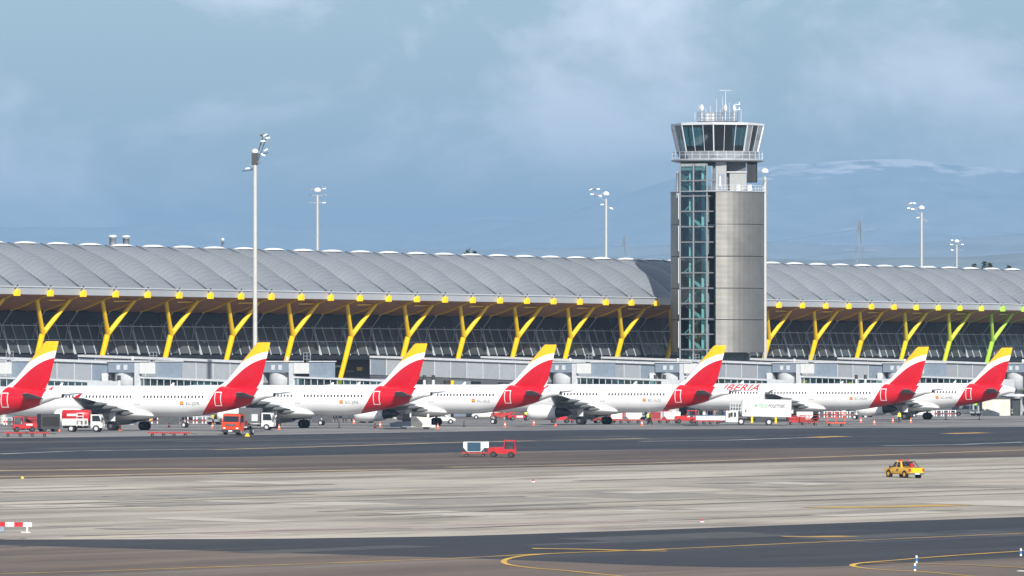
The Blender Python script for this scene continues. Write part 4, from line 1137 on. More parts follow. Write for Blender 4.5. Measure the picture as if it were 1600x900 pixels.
# yellow pickup on the pale concrete
t = vat(1412, 746.5, 'pickup_truck', 'yellow double cab pickup with a light bar on the pale concrete', 'pickup truck', 118)
b = car(t, [(-2.6,.86,.5,1.08,1.1,.8), (-2.5,.9,.42,1.1,1.12,.84), (-1.0,.91,.38,1.1,1.12,.84), (-.95,.91,.38,1.1,1.16,.82), (-.55,.91,.38,1.1,1.76,.7), (.55,.91,.38,1.08,1.78,.7), (1.3,.91,.38,1.06,1.1,.8), (2.3,.88,.42,.98,1.0,.7), (2.6,.8,.5,.86,.88,.6)],
        [(-.8,.0,-.05,-.5), (.12,1.05,.5,.1)], (1.3,.6), (-.93,-.57), CARYEL, (-1.62, 1.6), .38, CARYEL)
MB().box(-2.3, -1.05, -.74, .74, 1.125, 1.16).build('bed_liner', DARK, b)
rbm = MB()
for s in (-1, 1): rbm.tube((-1.9, s*.72, 1.1), (-1.05, s*.66, 1.72), .05, n=6)
rbm.tube((-1.05, -.66, 1.72), (-1.05, .66, 1.72), .05, n=6); rbm.build('roll_bar', DARK, b)
lb = MB().box(-.2, .1, -.55, .55, 1.79, 1.92).build('light_bar', LTRED, t)
MB().box(-.21, .11, -.18, .18, 1.795, 1.925).build('lens', mat('green_lens', (.05, .2, .1), .3), lb)
for s in (-1, 1):
    MB().box(-2.63, -2.50, s*.80-.1, s*.80+.1, .72, 1.05).build('tail_light', LTRED, b)
    MB().box(1.0, 1.2, s*1.0-.09, s*1.0+.09, 1.05, 1.24).build('mirror', DARK, b)
MB().box(-2.72, -2.55, -.85, .85, .40, .58).build('rear_bumper', DGREY, b)
MB().box(-2.735, -2.722, -.26, .26, .43, .56).build('number_plate', PLATE, b)
MB().box(-1.25, -.9, -.4, -.05, 1.13, 1.55).build('red_cone_load', LTRED, b)
for x in (-.35, -.1): MB().box(x, x+.12, .905, .925, .7, .95).build('side_mark', DARK, b)

t = vat(690, 662, 'hatchback_car', 'white hatchback parked behind black jet wheels', 'car', 4)
car(t, [(-2.0,.78,.4,.95,1.0,.6), (-1.9,.84,.32,1.0,1.1,.66), (-1.5,.87,.3,1.0,1.55,.62), (.2,.87,.3,.98,1.6,.62), (1.0,.87,.3,.94,1.02,.72), (1.75,.82,.32,.82,.85,.6), (2.05,.7,.4,.65,.68,.5)],
    [(-1.45,-.3,-.35,-1.25), (-.2,.7,.25,-.25)], (1.0,.25), (-1.88,-1.52), WHITEV, (-1.25, 1.3), .32)
VAN = [(-2.05,.8,.35,1.05,1.75,.7), (-1.98,.86,.3,1.1,1.83,.74), (.55,.87,.3,1.08,1.86,.72), (1.25,.87,.3,1.02,1.1,.78), (1.85,.84,.32,.9,.93,.66), (2.1,.72,.4,.7,.72,.55)]
def van(px, py, label, ang):
    t = vat(px, py, 'delivery_van', label, 'van', ang)
    b = car(t, VAN, [(-1.8,-.75,-.75,-1.75), (-.55,.85,.5,-.5)], (1.22,.6), (None, None), WHITEV, (-1.3, 1.35), .32)
    MB().box(1.95, 2.16, -.75, .75, .32, .62).build('bumper', DARK, b)
    MB().box(-1.4, .9, -.895, -.876, .66, .72).build('side_strip', DARK, b)
    for s in (-1, 1): MB().box(.95, 1.1, s*.98-.08, s*.98+.08, 1.05, 1.25).build('mirror', DARK, b)
van(1510, 649.5, 'small white van with dark bumper under the shortest jet tail', 176)
van(1440, 652, 'white van half hidden behind the wheels of the shortest jet', 183)
van(757, 655, 'small white van behind the nose wheel of the tower jet', 180)
van(168, 666, 'white van half hidden behind the tank truck cab', 175)

def cab(t, x0, x1, w, z0, z1, paint, belt=None):
    """box cab with raked screen, front at x1"""
    belt = belt or z0 + (z1-z0)*.5
    b = MB().prism([(x0, z0), (x1, z0), (x1+.02, belt), (x1-.32, z1), (x0, z1)], -w, w).build('cab', paint, t)
    MB().add([(x1+.03, -w*.9, belt+.06), (x1+.03, w*.9, belt+.06), (x1-.285, w*.86, z1-.12), (x1-.285, -w*.86, z1-.12)], [(0,1,2,3)]).build('windscreen', WGLASS, b)
    for s in (-1, 1):
        MB().add([(x0+.2, s*(w+.012), belt+.02), (x1-.15, s*(w+.012), belt+.02), (x1-.42, s*(w+.012), z1-.14), (x0+.2, s*(w+.012), z1-.14)], [(0,1,2,3)]).build('side_window', WGLASS, b)
        MB().box(x1-.05, x1+.1, s*(w+.18)-.08, s*(w+.18)+.08, belt, belt+.5).build('mirror', DARK, b)
        MB().box(x1+.0, x1+.04, s*w*.75-.16, s*w*.75+.16, z0+.25, z0+.42).build('headlight', PLATE, b)
    return b

# tank truck
t = vat(131, 675, 'tank_truck', 'white fuelling truck with a red topped tank under the wing', 'truck', -6)
MB().box(-2.6, 2.4, -.55, .55, .5, .75).build('chassis', DARK, t)
cab(t, 1.05, 2.55, 1.05, .55, 2.25, WHITEV, 1.35)
rr = [[(x, 1.15*(abs(math.cos(a))**.55)*math.copysign(1, math.cos(a))*q, 2.0+.85*(abs(math.sin(a))**.6)*math.copysign(1, math.sin(a))*q) for a in [2*math.pi*i/20 for i in range(20)]] for x, q in ((-2.7,.9),(-2.6,1),(.75,1),(.85,.9))]
MB().loft(rr).build('tank', RED, t)
MB().box(-2.62, .7, -1.2, 1.2, .85, 1.72).build('lower_body', WHITEV, t)
for x in (-2.3, -1.7, -.8, -.2, .3): MB().box(x, x+.28, -1.26, -1.205, 1.0, 1.5).build('locker', LGREY if x < -1 else DGREY, t)
hr = MB()
for x in (-.7, .1): hr.tube((x, -1.3, .7), (x, -1.3, 2.4), .05, n=6)
for z in (1.5, 2.0, 2.4): hr.tube((-.7, -1.3, z), (.1, -1.3, z), .05, n=6)
hr.build('hose_rack', LAMPW, t)
MB().box(-2.0, -.6, -1.185, -1.15, 2.05, 2.35).build('white_stripe', LAMPW, t)
wheels(t, (-1.5, 1.75), .92, .45, .3)
# white cab truck behind the orange truck
t = vat(402, 671.8, 'service_truck', 'white cab service truck parked just behind the orange truck', 'truck', -8)
MB().box(-2.4, 2.2, -.5, .5, .5, .72).build('chassis', DARK, t)
cab(t, .7, 2.3, 1.0, .5, 2.3, WHITEV, 1.3)
MB().box(-2.4, .5, -1.05, 1.05, .9, 2.9).build('equipment_box', DGREY, t)
MB().box(-.6, .2, -1.1, -1.055, 1.2, 2.1).build('hatch', WHITEV, t)
wheels(t, (-1.4, 1.4), .9, .42, .28)
# orange truck, nose to the camera
t = vat(370, 679.5, 'flatbed_truck', 'orange red cab over truck with a low flatbed, nose outward', 'truck', -108)
b = cab(t, .6, 2.3, 1.18, .55, 2.65, ORANGE, 1.62)
MB().box(2.2, 2.42, -1.2, 1.2, .35, .72).build('bumper', DARK, t)
MB().box(2.33, 2.36, -.7, .7, 1.15, 1.4).build('grille', DGREY, b)
MB().box(2.43, 2.45, -.26, .26, .45, .6).build('number_plate', PLATE, t)
MB().box(.7, 1.9, -1.05, 1.05, 2.66, 2.74).build('roof_visor', DARK, b)
MB().box(-4.2, .5, -.5, .5, .6, .85).build('chassis', DARK, t)
MB().box(-4.3, .4, -1.2, 1.2, 1.1, 1.25).build('flatbed', DGREY, t)
MB().box(.1, .3, -1.1, 1.1, 1.25, 2.5).build('headboard', DGREY, t)
MB().box(-1.2, -.5, -1.0, 1.0, 1.26, 1.8).build('load', DKRED, t)
wheels(t, (-3.0, 1.5), .98, .48, .32)
# catering truck
t = vat(1184, 664.5, 'catering_truck', 'white catering truck with a raised box and green and grey lettering', 'truck', 180)
MB().box(-4.6, 4.2, -.5, .5, .62, .92).build('chassis', DARK, t)
c_ = MB().box(2.95, 4.75, -1.2, 1.2, .42, 2.05).build('cab', WHITEV, t)
MB().add([(4.765, -1.05, 1.3), (4.765, 1.05, 1.3), (4.765, 1.05, 1.92), (4.765, -1.05, 1.92)], [(0,1,2,3)]).build('windscreen', WGLASS, c_)
for x in (3.25, 3.75): MB().box(x, x+.32, 1.2, 1.215, 1.2, 1.85).build('side_window', WGLASS, c_)
MB().box(4.1, 4.35, 1.22, 1.36, 1.15, 1.75).build('mirror', DARK, c_)
bx = MB().box(-4.75, 2.35, -1.25, 1.25, 1.32, 3.82).build('box_body', mat('catering_white', (.62,.62,.61), .45, var=.03, vscale=.5), t)
MB().box(-4.85, -4.76, -1.28, 1.28, 1.3, 3.86).build('rear_door', LGREY, bx)
MB().box(1.75, 1.95, 1.251, 1.27, 1.9, 2.3).build('handle_plate', DGREY, bx)
for bd, m_, x0, wd in (('gate', GREEN, .05, 1.45), ('gourmet', LETG, -1.42, 2.5)):
    vs, fs = text_mesh(bd, 1.12, .1, bold=.022)
    kx = wd / (max(v[0] for v in vs) - min(v[0] for v in vs))
    MB().add([(x0 - v[0]*kx, 1.268, 2.62 + v[1]) for v in vs], fs).build('lettering', m_, bx)
MB().tube((.35, 1.25, 2.9), (.35, 1.27, 2.9), .26, n=12).build('emblem', GREEN, bx)
pl = MB()
for x in (2.5, 2.9, 3.3, 3.7, 4.1):
    for y in (-1.0, 1.0): pl.tube((x, y, 2.1), (x, y, 3.2), .03, n=6)
for z in (2.6, 3.2):
    for y in (-1.0, 1.0): pl.tube((2.5, y, z), (4.1, y, z), .03, n=6)
pl.box(2.4, 4.2, -1.1, 1.1, 2.08, 2.16); pl.build('front_platform', LGREY, t)
for x in (.75, -2.75): MB().box(x, x+.3, .95, 1.2, .35, 1.3).build('stabiliser_leg', YELLOW, t)
MB().box(-2.0, .4, .6, 1.1, .5, 1.2).build('side_locker', DARK, t)
wheels(t, (2.5, -1.6), 1.0, .52, .34)
# pushback tug
t = vat(646, 670.5, 'pushback_tug', 'cream low pushback tug with a dark nose by the jet wheels', 'tug', 180)
MB().prism([(-2.4, .35), (.35, .35), (.35, 1.75), (-1.9, 1.62), (-2.4, 1.25)], -1.35, 1.35).build('body', CREAM, t)
MB().prism([(.4, .3), (3.1, .25), (3.25, .75), (2.2, 1.0), (.4, 1.05)], -1.3, 1.3).build('nose_deck', BLUEG, t)
cb = MB().box(.55, 1.5, -1.15, .0, 1.06, 2.1).build('cab', DGREY, t)
MB().add([(1.515, -1.05, 1.4), (1.515, -.1, 1.4), (1.515, -.1, 2.0), (1.515, -1.05, 2.0)], [(0,1,2,3)]).build('windscreen', WGLASS, cb)
MB().box(.65, 1.4, .01, .02, 1.4, 2.0).build('side_window', WGLASS, cb)
MB().box(-2.1, -1.8, -.9, -.5, 1.6, 2.15).build('lamp_post', LAMPW, t)
for z in (.7, 1.0): MB().box(-2.42, -2.38, .4, 1.0, z, z+.16).build('tail_light', LTAMB, t)
MB().box(-.6, .0, 1.352, 1.362, 1.1, 1.45).build('side_panel', LGREY, t)
MB().box(-3.0, -2.42, -1.1, 1.1, .3, .6).build('rear_step', WHITEV, t)
wheels(t, (-1.75, 1.3), 1.1, .55, .36, DGREY, .4)
# baggage tractor
def tractor(px, py, label, ang, paint=RED):
    t = vat(px, py, 'baggage_tractor', label, 'tractor', ang)
    b = MB().prism([(-1.55,.45), (1.55,.45), (1.6,1.0), (1.35,1.15), (-.15,1.2), (-.2,.95), (-1.5,1.0)], -.72, .72).build('body', paint, t)
    f = MB()
    for x, xt in ((-1.45,-1.4), (-.15,-.3)):
        for s in (-1, 1): f.bar((x, s*.66, .95), (xt, s*.62, 1.9), .09)
    f.build('cab_frame', paint, t)
    MB().box(-1.5, -.18, -.7, .7, 1.88, 2.0).build('cab_roof', paint, t)
    MB().add([(-.14,-.6,1.22), (-.14,.6,1.22), (-.28,.56,1.86), (-.28,-.56,1.86)], [(0,1,2,3)]).build('windscreen', WGLASS, t)
    MB().box(-1.2, -.7, -.35, .35, .96, 1.35).build('seat', DARK, t)
    MB().box(-1.48, -1.42, -.55, .55, 1.0, 1.85).build('rear_window', WGLASS, t)
    MB().box(.2, 1.0, -.735, -.722, .85, 1.05).build('name_plate', PLATE, b)
    MB().box(1.56, 1.68, -.7, .7, .4, .62).build('bumper', DARK, t)
    for s in (-1, 1): MB().box(1.5, 1.62, s*.5-.1, s*.5+.1, .8, .98).build('headlight', LTAMB, b)
    wheels(t, (-1.0, 1.0), .64, .36, .26, DARK, .5)
    return t
def dolly(px, py, label, ang, L=3.0, group='flat red baggage dollies', paint=REDW):
    t = vat(px, py, 'baggage_dolly', label, 'dolly', ang, group)
    d = MB()
    for y in (-.75, .75): d.box(-L/2, L/2, y-.05, y+.05, .42, .56)
    for i in range(7): x = -L/2 + L*i/6; d.box(x-.05, x+.05, -.7, .7, .44, .55)
    d.build('frame', paint, t)
    MB().box(-L/2+.06, L/2-.06, -.68, .68, .56, .60).build('deck', DKRED, t)
    MB().bar((L/2, 0, .45), (L/2+.9, 0, .35), .08).build('tow_bar', DARK, t)
    wheels(t, (-L/2+.55, L/2-.55), .6, .21, .14, DGREY, .5)
    return t
def container(px, py, label, ang, body, ends, z=.61, group='baggage containers on dollies'):
    p = on_ground(px, py); p.z += z
    t = thing('baggage_container', label, 'container', p, R(ang), group)
    MB().prism([(-.78,0), (.78,0), (1.22,.5), (1.22,1.14), (-1.22,1.14), (-1.22,.5)], -.72, .72).build('shell', ends, t)
    MB().box(-.76, .76, -.735, -.722, .06, 1.08).build('curtain', body, t)
    MB().box(-.76, .76, .722, .735, .06, 1.08).build('curtain', body, t)
    f = MB()
    for x in (-.8, .8): f.box(x-.04, x+.04, -.75, -.723, 0, 1.14)
    tag(f.build('door_posts', LGREY, t), kind='stuff')
    return t
tractor(785, 715, 'red cabbed baggage tractor towing the blue curtained container', 176)
dolly(742, 714.3, 'red dolly carrying the blue curtained container on the asphalt', 178, 3.0, None)
container(741, 714.3, 'white baggage container with a blue curtain behind the tractor', 178, BLUEP, WHITEV, .61, None)
b_ = thing('notice_board', 'small white board on the dolly beside the blue curtain', 'board', on_ground(756, 714.3) + Vector((0,0,.605)), 0)
MB().box(-.55, .55, -.04, .04, .45, 1.15).build('board', PLATE, b_); MB().box(-.04, .04, -.03, .03, 0, .44).build('stand', GREY, b_)
for px, lab in ((22, 'flat red dolly before the red cart, hind one of two'), (60, 'flat red dolly beside the black tug, one of two')): dolly(px, 682.5, lab, 4, 2.6)
for px, lab in ((247, 'empty red dolly at the tank truck end of a pair'), (281, 'empty red dolly at the orange truck end of a pair')): dolly(px, 682.5, lab, 4, 2.5)
tractor(38, 675, 'low red tractor among the baggage carts below the cut off jet', 8)
t = vat(76, 674.5, 'ground_power_unit', 'box shaped power unit darkened as in shade beside the red baggage carts', 'power unit', 20)
MB().box(-1.3, 1.3, -.9, .9, .35, 2.3).build('housing', DARK, t); MB().box(-1.1, 1.1, -.915, -.905, .7, 1.9).build('louvre', BLACK, t); wheels(t, (-.8, .8), .75, .33, .2, DARK)  # near-black housing stands in for vehicles lying in shade

def baggage_cart(px, py, label, ang, paint, cover=None, group='covered baggage carts', h=1.5):
    t = vat(px, py, 'baggage_cart', label, 'cart', ang, group)
    MB().box(-1.35, 1.35, -.75, .75, .42, .55).build('floor', paint, t)
    f = MB()
    for x in (-1.3, 0, 1.3):
        for s in (-1, 1): f.bar((x, s*.7, .55), (x, s*.7, .55+h), .06)
    for z in (.55+h*.5, .55+h):
        for s in (-1, 1): f.bar((-1.3, s*.7, z), (1.3, s*.7, z), .05)
        for x in (-1.3, 1.3): f.bar((x, -.7, z), (x, .7, z), .05)
    f.build('cage', paint, t)
    if cover: MB().box(-1.2, 1.2, -.62, .62, .56, .5+h*.9).build('load', cover, t)
    MB().bar((1.35, 0, .45), (2.1, 0, .3), .07).build('tow_bar', DARK, t)
    wheels(t, (-.9, .9), .6, .2, .14, DGREY)
baggage_cart(1306, 666, 'empty orange cage trolley standing alone on the apron', 3, ORANGE, None, None)
for x in (0,): pass
baggage_cart(55, 671, 'dark red loaded cart behind the low red tractor', 12, DKRED, DKRED)
def belt_loader(px, py, label, ang, paint):
    t = vat(px, py, 'belt_loader', label, 'belt loader', ang, 'belt loaders')
    MB().box(-2.0, 1.6, -.8, .8, .4, .85).build('chassis', paint, t)
    MB().bar((-3.2, 0, .95), (3.2, 0, 1.9), .9, .22).build('conveyor', paint, t)
    MB().bar((-3.2, 0, 1.09), (3.2, 0, 2.04), .7, .04).build('belt', DARK, t)
    MB().box(.6, 1.5, -.95, -.5, .85, 1.6).build('driver_stand', paint, t)
    MB().box(-.6, .4, -.815, -.803, .5, .75).build('plate', PLATE, t)
    r_ = MB()
    for i in range(6): r_.bar((-3+i*1.2, -.48, 1.0+.148*(i*1.2+.2)), (-3+i*1.2, -.48, 1.7+.148*(i*1.2+.2)), .04)
    r_.bar((-3, -.48, 1.72), (3, -.48, 2.6), .05); tag(r_.build('handrail', paint, t), kind='stuff')
    wheels(t, (-1.2, 1.1), .72, .34, .24, DGREY)
belt_loader(812, 657, 'red belt loader beside the white engine of the tower jet', 8, RED)
belt_loader(945, 661.5, 'red belt loader between the main wheels of the tower jet', 15, DKRED)
tractor(783, 656, 'red tractor with orange beacon behind the nose wheel of the tower jet', 178, REDW)
tractor(875, 661, 'red tractor partly under the white engine of the tower jet', 185, RED)
dolly(902, 661, 'red dolly behind the tractor under the engine', 4, 2.6)
for k, (px, body, ends, lab) in enumerate(((963, WHITEV, REDW, 'container with red ends and white curtain past the tower jet wheels'), (990, LGREY, WHITEV, 'container with grey curtain and white ends before the striped worker'),
        (1024, DKRED, GREY, 'container with dull red curtain and grey ends beside the hi-vis worker'), (1050, LGREY, WHITEV, 'white container with pale curtain under the fin before the tower'), (1257, LGREY, WHITEV, 'white container behind the catering truck rear'))):
    dolly(px, 661.5, 'dolly under the ' + lab, 3, 2.5, None, REDW)
    container(px, 661.5, lab, 3, body, ends, .61, None)
container(1037, 660, 'red container next to the dull red curtained one', 3, RED, RED, .61, None); dolly(1037, 660, 'dolly under the all red container', 3, 2.4, None, DKRED)
tractor(1071, 662, 'red tractor with white plate heading the train of empty dollies', 182, RED)
for px, lab in ((1094, 'empty dolly coupled next to the tractor by the catering truck'), (1116, 'empty dolly coupled next to the catering truck cab')): dolly(px, 663, lab, 3, 2.2)
baggage_cart(1245, 664, 'red baggage cart tight behind the catering truck', 4, RED, REDW, 'covered baggage carts', .8)
baggage_cart(1264, 664.5, 'red open cart second behind the catering truck', 4, REDW, None, 'covered baggage carts', .9)
# low white vehicle in front of the passengers
t = vat(1106, 660.3, 'apron_bus', 'long low white vehicle with a blue roof line before the passengers', 'vehicle', 180)
MB().prism([(-3.2,.35), (3.1,.35), (3.25,.8), (3.0,1.05), (-3.2,1.05)], -1.1, 1.1).build('body', mat('pale_blue_white', (.55,.58,.62), .4, var=.06), t)
MB().box(-3.15, 2.95, -1.12, 1.12, 1.05, 1.14).build('roof_line', BLUEP, t)
MB().prism([(-1.2,.4), (.1,.4), (-.1,.85), (-1.0,.85)], -1.12, -1.102).build('wheel_recess', DGREY, t)
wheels(t, (-2.0, 2.0), .92, .4, .28)
# grey tug by the small building
t = vat(1592, 649, 'grey_tow_tug', 'grey tow tug beside the pale concrete hut', 'tug', 180)
MB().prism([(-1.7,.35), (1.7,.35), (1.75,1.1), (.4,1.2), (.3,1.9), (-.7,1.9), (-.8,1.2), (-1.7,1.1)], -.9, .9).build('body', GREY, t)
MB().box(-.6, .25, -.915, -.903, 1.25, 1.8).build('side_window', WGLASS, t); wheels(t, (-1.1, 1.1), .8, .45, .3, LGREY)
# pale concrete hut
hp = at_w(1556, 575)
t = thing('concrete_hut', 'pale concrete hut behind the tail of the shortest jet', 'hut', hp, R(-8))
MB().box(-2.4, 2.5, 0, 3.4, 0, 3.0).build('wall', mat('hut_wall', (.58,.56,.49), .8, var=.12, vscale=1.0), t)
MB().box(-2.6, 2.7, -.2, 3.6, 3.0, 3.2).build('roof', DGREY, t)
MB().box(-.6, .4, -.04, -.005, 0.05, 2.4).build('door', mat('hut_door', (.52,.56,.58), .6), t)
MB().box(2.9, 4.1, .4, 3.0, 0, 3.0).build('side_bay', DARK, t)
MB().box(1.9, 7.0, -.6, 3.4, 3.4, 3.75).build('canopy', LAMPW, t)
for x in (4.3, 6.8): MB().box(x, x+.18, .2, .4, 0, 3.38).build('canopy_post', GREY, t)

# ------------------------------------------------------------------ cones and barriers
cone_me = None
def cone(px, py, label='orange traffic cone around the parked jets'):
    global cone_me
    if cone_me is None:
        b0 = MB(); b0.lathe([(.19,.04), (.07,.62), (.03,.74), (.02,.74)], n=12); base = MB().box(-.23,.23,-.23,.23,0,.04)
        cone_me = (base.mesh('base', CONE), b0.mesh('cone', CONE), MB().lathe([(.150,.28), (.118,.43), (.11,.44), (.145,.27)], n=12).mesh('band', LAMPW))
    t = thing('traffic_cone', label, 'cone', on_ground(px, py), 0, 'orange traffic cones')
    for nm, me in zip(('base', 'body', 'band'), cone_me): link(nm, me, t)
CN = [(92, 674, 'at the tank end of the tank truck'), (436, 671, 'beside the main wheels of the jet behind the orange truck'), (553, 662, 'behind the nose wheel of the jet by the tug'), (586, 669, 'at the dark nose of the pushback tug'), (594, 667, 'just behind another at the dark tug nose'),
      (684, 670, 'at the cream end of the pushback tug'), (789, 667, 'in front of a lone nose wheel by the tower jet'), (834, 664, 'before the red belt loader'), (868, 665.5, 'under the white engine of the tower jet'), (1003, 665, 'beside the two yellow vested workers'),
      (1345, 660, 'next to the orange cage trolley'), (1366, 663, 'standing most forward near the orange cage trolley'), (1395, 660, 'on the trolley side of the lone vested worker'), (1423, 660.5, 'on the van side of the lone vested worker'), (264, 668, 'behind the pair of empty red dollies'), (332, 669, 'behind the orange truck'), (188, 672.5, 'at the wheels by the tank truck cab')]
for px, py, lab in CN: cone(px, py, 'orange traffic cone ' + lab)
yc = thing('wheel_chock', 'small yellow wedge on the ground beside the orange truck', 'chock', on_ground(386.5, 682), 0)
MB().prism([(-.35,0), (.35,0), (0,.5)], -.2, .2).build('wedge', YELLOW, yc); MB().bar((0,-.25,.45), (0,.25,.45), .06).build('handle', DARK, yc)
for px, py, lab in ((530, 668.5, 'thin black stand in front of the jet by the pushback tug'), (725, 667, 'thin black stand beside the white hatchback'), (1478, 655.5, 'thin black stand between the shortest jet wheels and the white van'), (1530, 656, 'thin black stand beside the small white van')):
    t = thing('marker_stand', lab, 'marker', on_ground(px, py), 0)
    MB().tube((0,0,0), (0,0,.06), .35, n=10).build('foot', BLACK, t); MB().tube((0,0,.05), (0,0,.95), .07, .04, 8).build('pole', BLACK, t)
bar_me = None
def barrier(px, py, label, group):
    global bar_me
    if bar_me is None:
        w, r = MB(), MB()
        for x in (-.42, .42):
            w.box(x-.09, x+.09, -.06, .06, 0, .33); r.box(x-.09, x+.09, -.06, .06, .33, .62); w.box(x-.09, x+.09, -.06, .06, .62, 1.0)
        bar_me = (w.mesh('white_band', LAMPW), r.mesh('red_band', RED), MB().box(-.6, .6, -.04, .04, 1.0, 1.07).mesh('rail', LAMPW))
    t = thing('safety_barrier', label, 'barrier', on_ground(px, py), 0, group)
    for nm, me in zip(('white_bands', 'red_bands', 'rail'), bar_me):
        o = link(nm, me, t)
        if nm.endswith('bands'): o['kind'] = 'stuff'
for xs, py, who in ((range(242, 332, 14), 662, 'under the jet behind the orange truck'), (range(480, 566, 13), 660.5, 'under the jet by the pushback tug'), (range(2, 44, 13), 664, 'behind the carts below the cut off jet'),
                    (range(1284, 1336, 12), 652.5, 'behind the empty orange cage trolley'), (range(1456, 1492, 11), 650.5, 'before the small van'), (range(1566, 1580, 9), 649, 'beside the pale concrete hut')):
    for x in xs: barrier(x, py, 'red and white striped barrier in the row ' + who, 'striped barriers ' + who)
# long striped barrier on the pale concrete
t = thing('road_barrier', 'long red and white barrier on grey blocks at the pale concrete edge', 'barrier', on_ground(-28, 831.5), R(2), None, True)
for i in range(10):
    MB().box(-2.9+.66*i, -2.24+.66*i, -.09, .09, .46, .78).build('rail_section', (LAMPW, RED)[(i+1) % 2], t)
for x in (-2.0, -.6, .9): MB().box(x, x+.75, -.35, .35, .06, .44).build('block', BLUEG, t)
for x in (-2.4, .1, 3.3):
    MB().box(x, x+.12, -.08, .08, .08, .46).build('leg', LAMPW, t); MB().box(x-.4, x+.3, -.2, .2, 0, .08).build('foot', LGREY, t)
for px, py, lab in ((1432, 880.5, 'blue and white edge marker just inside the yellow loop, hind of two'), (1429.5, 893, 'blue and white edge marker inside the yellow loop, foremost of two'), (1595, 869, 'lone blue and white edge marker beside the yellow line')):
    t = thing('edge_marker', lab, 'marker', on_ground(px, py), 0)
    MB().tube((0,0,0), (0,0,.17), .08, n=10).build('lower_band', PLATE, t); MB().tube((0,0,.17), (0,0,.40), .095, n=10).build('blue_band', BLUEM, t); MB().tube((0,0,.40), (0,0,.56), .08, n=10).build('upper_band', PLATE, t)
for px, py, lab in ((833, 753.5, 'small red lamp fixture in the middle of the pale concrete'), (1097, 816, 'small red and white lamp fixture at the end of the faded red line')):
    t = thing('pavement_lamp', lab, 'lamp', on_ground(px, py), 0)
    MB().lathe([(.2,0), (.17,.07), (.1,.1)], n=12).build('base', PLATE, t); MB().lathe([(.12,.1), (.12,.22), (.05,.26)], n=10).build('lens', LTRED, t)
t = thing('pavement_lamp', 'flat white ringed light set in the shoulder inside the yellow loop', 'lamp', on_ground(1600, 893), 0)
MB().lathe([(.5,.03), (.45,.06), (.2,.07)], n=16).build('ring', PLATE, t); MB().lathe([(.2,.07), (.16,.12), (.05,.14)], n=12).build('lens', DARK, t)
t = thing('pavement_lamp', 'small yellow fixture at the brown asphalt edge', 'lamp', on_ground(35, 748), 0)
MB().lathe([(.16,0), (.16,.1), (.06,.2)], n=10).build('body', YELLOW, t); MB().lathe([(.24,0),(.24,.02),(.16,.03)], n=10).build('base', DARK, t)

# ------------------------------------------------------------------ people
def body_mesh(pose):
    """one continuous body grown from a jointed skeleton"""
    J = {'pelvis': (0,0,.95,.15), 'waist': (0,0,1.1,.135), 'chest': (0,0,1.33,.165), 'neck': (0,.0,1.5,.06), 'head': (0,-.02,1.63,.10), 'crown': (0,0,1.73,.085)}
    E = [('pelvis','waist'), ('waist','chest'), ('chest','neck'), ('neck','head'), ('head','crown')]
    sw_, ar = (.16, .12) if pose == 'walk' else (.0, .02)
    for s, n in ((-1,'l'), (1,'r')):
        f = s*sw_
        J['hip'+n] = (s*.1, 0, .88, .11); J['kn'+n] = (s*.11, f-.03, .5, .075); J['an'+n] = (s*.12, f*1.7+.03, .09, .05); J['toe'+n] = (s*.13, f*1.7-.14, .04, .045)
        J['sh'+n] = (s*.19, 0, 1.4, .07); J['el'+n] = (s*.25, -f*.7+.02, 1.13, .052)
        if pose == 'work': J['wr'+n] = (s*.2, -.28, 1.05, .04); J['ha'+n] = (s*.17, -.38, 1.08, .045)
        else: J['wr'+n] = (s*.27, -f*1.2-.05, .88, .038); J['ha'+n] = (s*.27, -f*1.3-.07, .79, .045)
        E += [('pelvis','hip'+n), ('hip'+n,'kn'+n), ('kn'+n,'an'+n), ('an'+n,'toe'+n), ('chest','sh'+n), ('sh'+n,'el'+n), ('el'+n,'wr'+n), ('wr'+n,'ha'+n)]
    names = list(J); me = bpy.data.meshes.new('p'); me.from_pydata([J[n][:3] for n in names], [(names.index(a), names.index(b)) for a, b in E], [])
    ob = bpy.data.objects.new('p', me); col.objects.link(ob)
    m1 = ob.modifiers.new('s', 'SKIN'); m1.use_smooth_shade = True
    for i, n in enumerate(names): me.skin_vertices[0].data[i].radius = (J[n][3]*(1.12 if n in ('pelvis','waist','chest') else 1), J[n][3]*(.78 if n in ('pelvis','waist','chest') else 1))
    me.skin_vertices[0].data[0].use_root = True
    m2 = ob.modifiers.new('d', 'SUBSURF'); m2.levels = 1
    bpy.context.view_layer.update()
    out = bpy.data.meshes.new_from_object(ob.evaluated_get(bpy.context.evaluated_depsgraph_get()))
    bpy.data.objects.remove(ob)
    for _ in range(5): out.materials.append(None)
    for p in out.polygons:
        c = p.center; hand = c.z < .9 and abs(c.x) > .215 or (pose == 'work' and c.y < -.3 and c.z > .9)
        p.material_index = 3 if c.z < .1 and not hand else 1 if c.z < .93 and not hand else 2 if (hand or (c.z > 1.5 and c.z < 1.66) or (c.z >= 1.66 and c.y < -.05)) else 4 if c.z >= 1.64 else 0
    return out
POSE = {p: body_mesh(p) for p in ('stand', 'walk', 'work')}
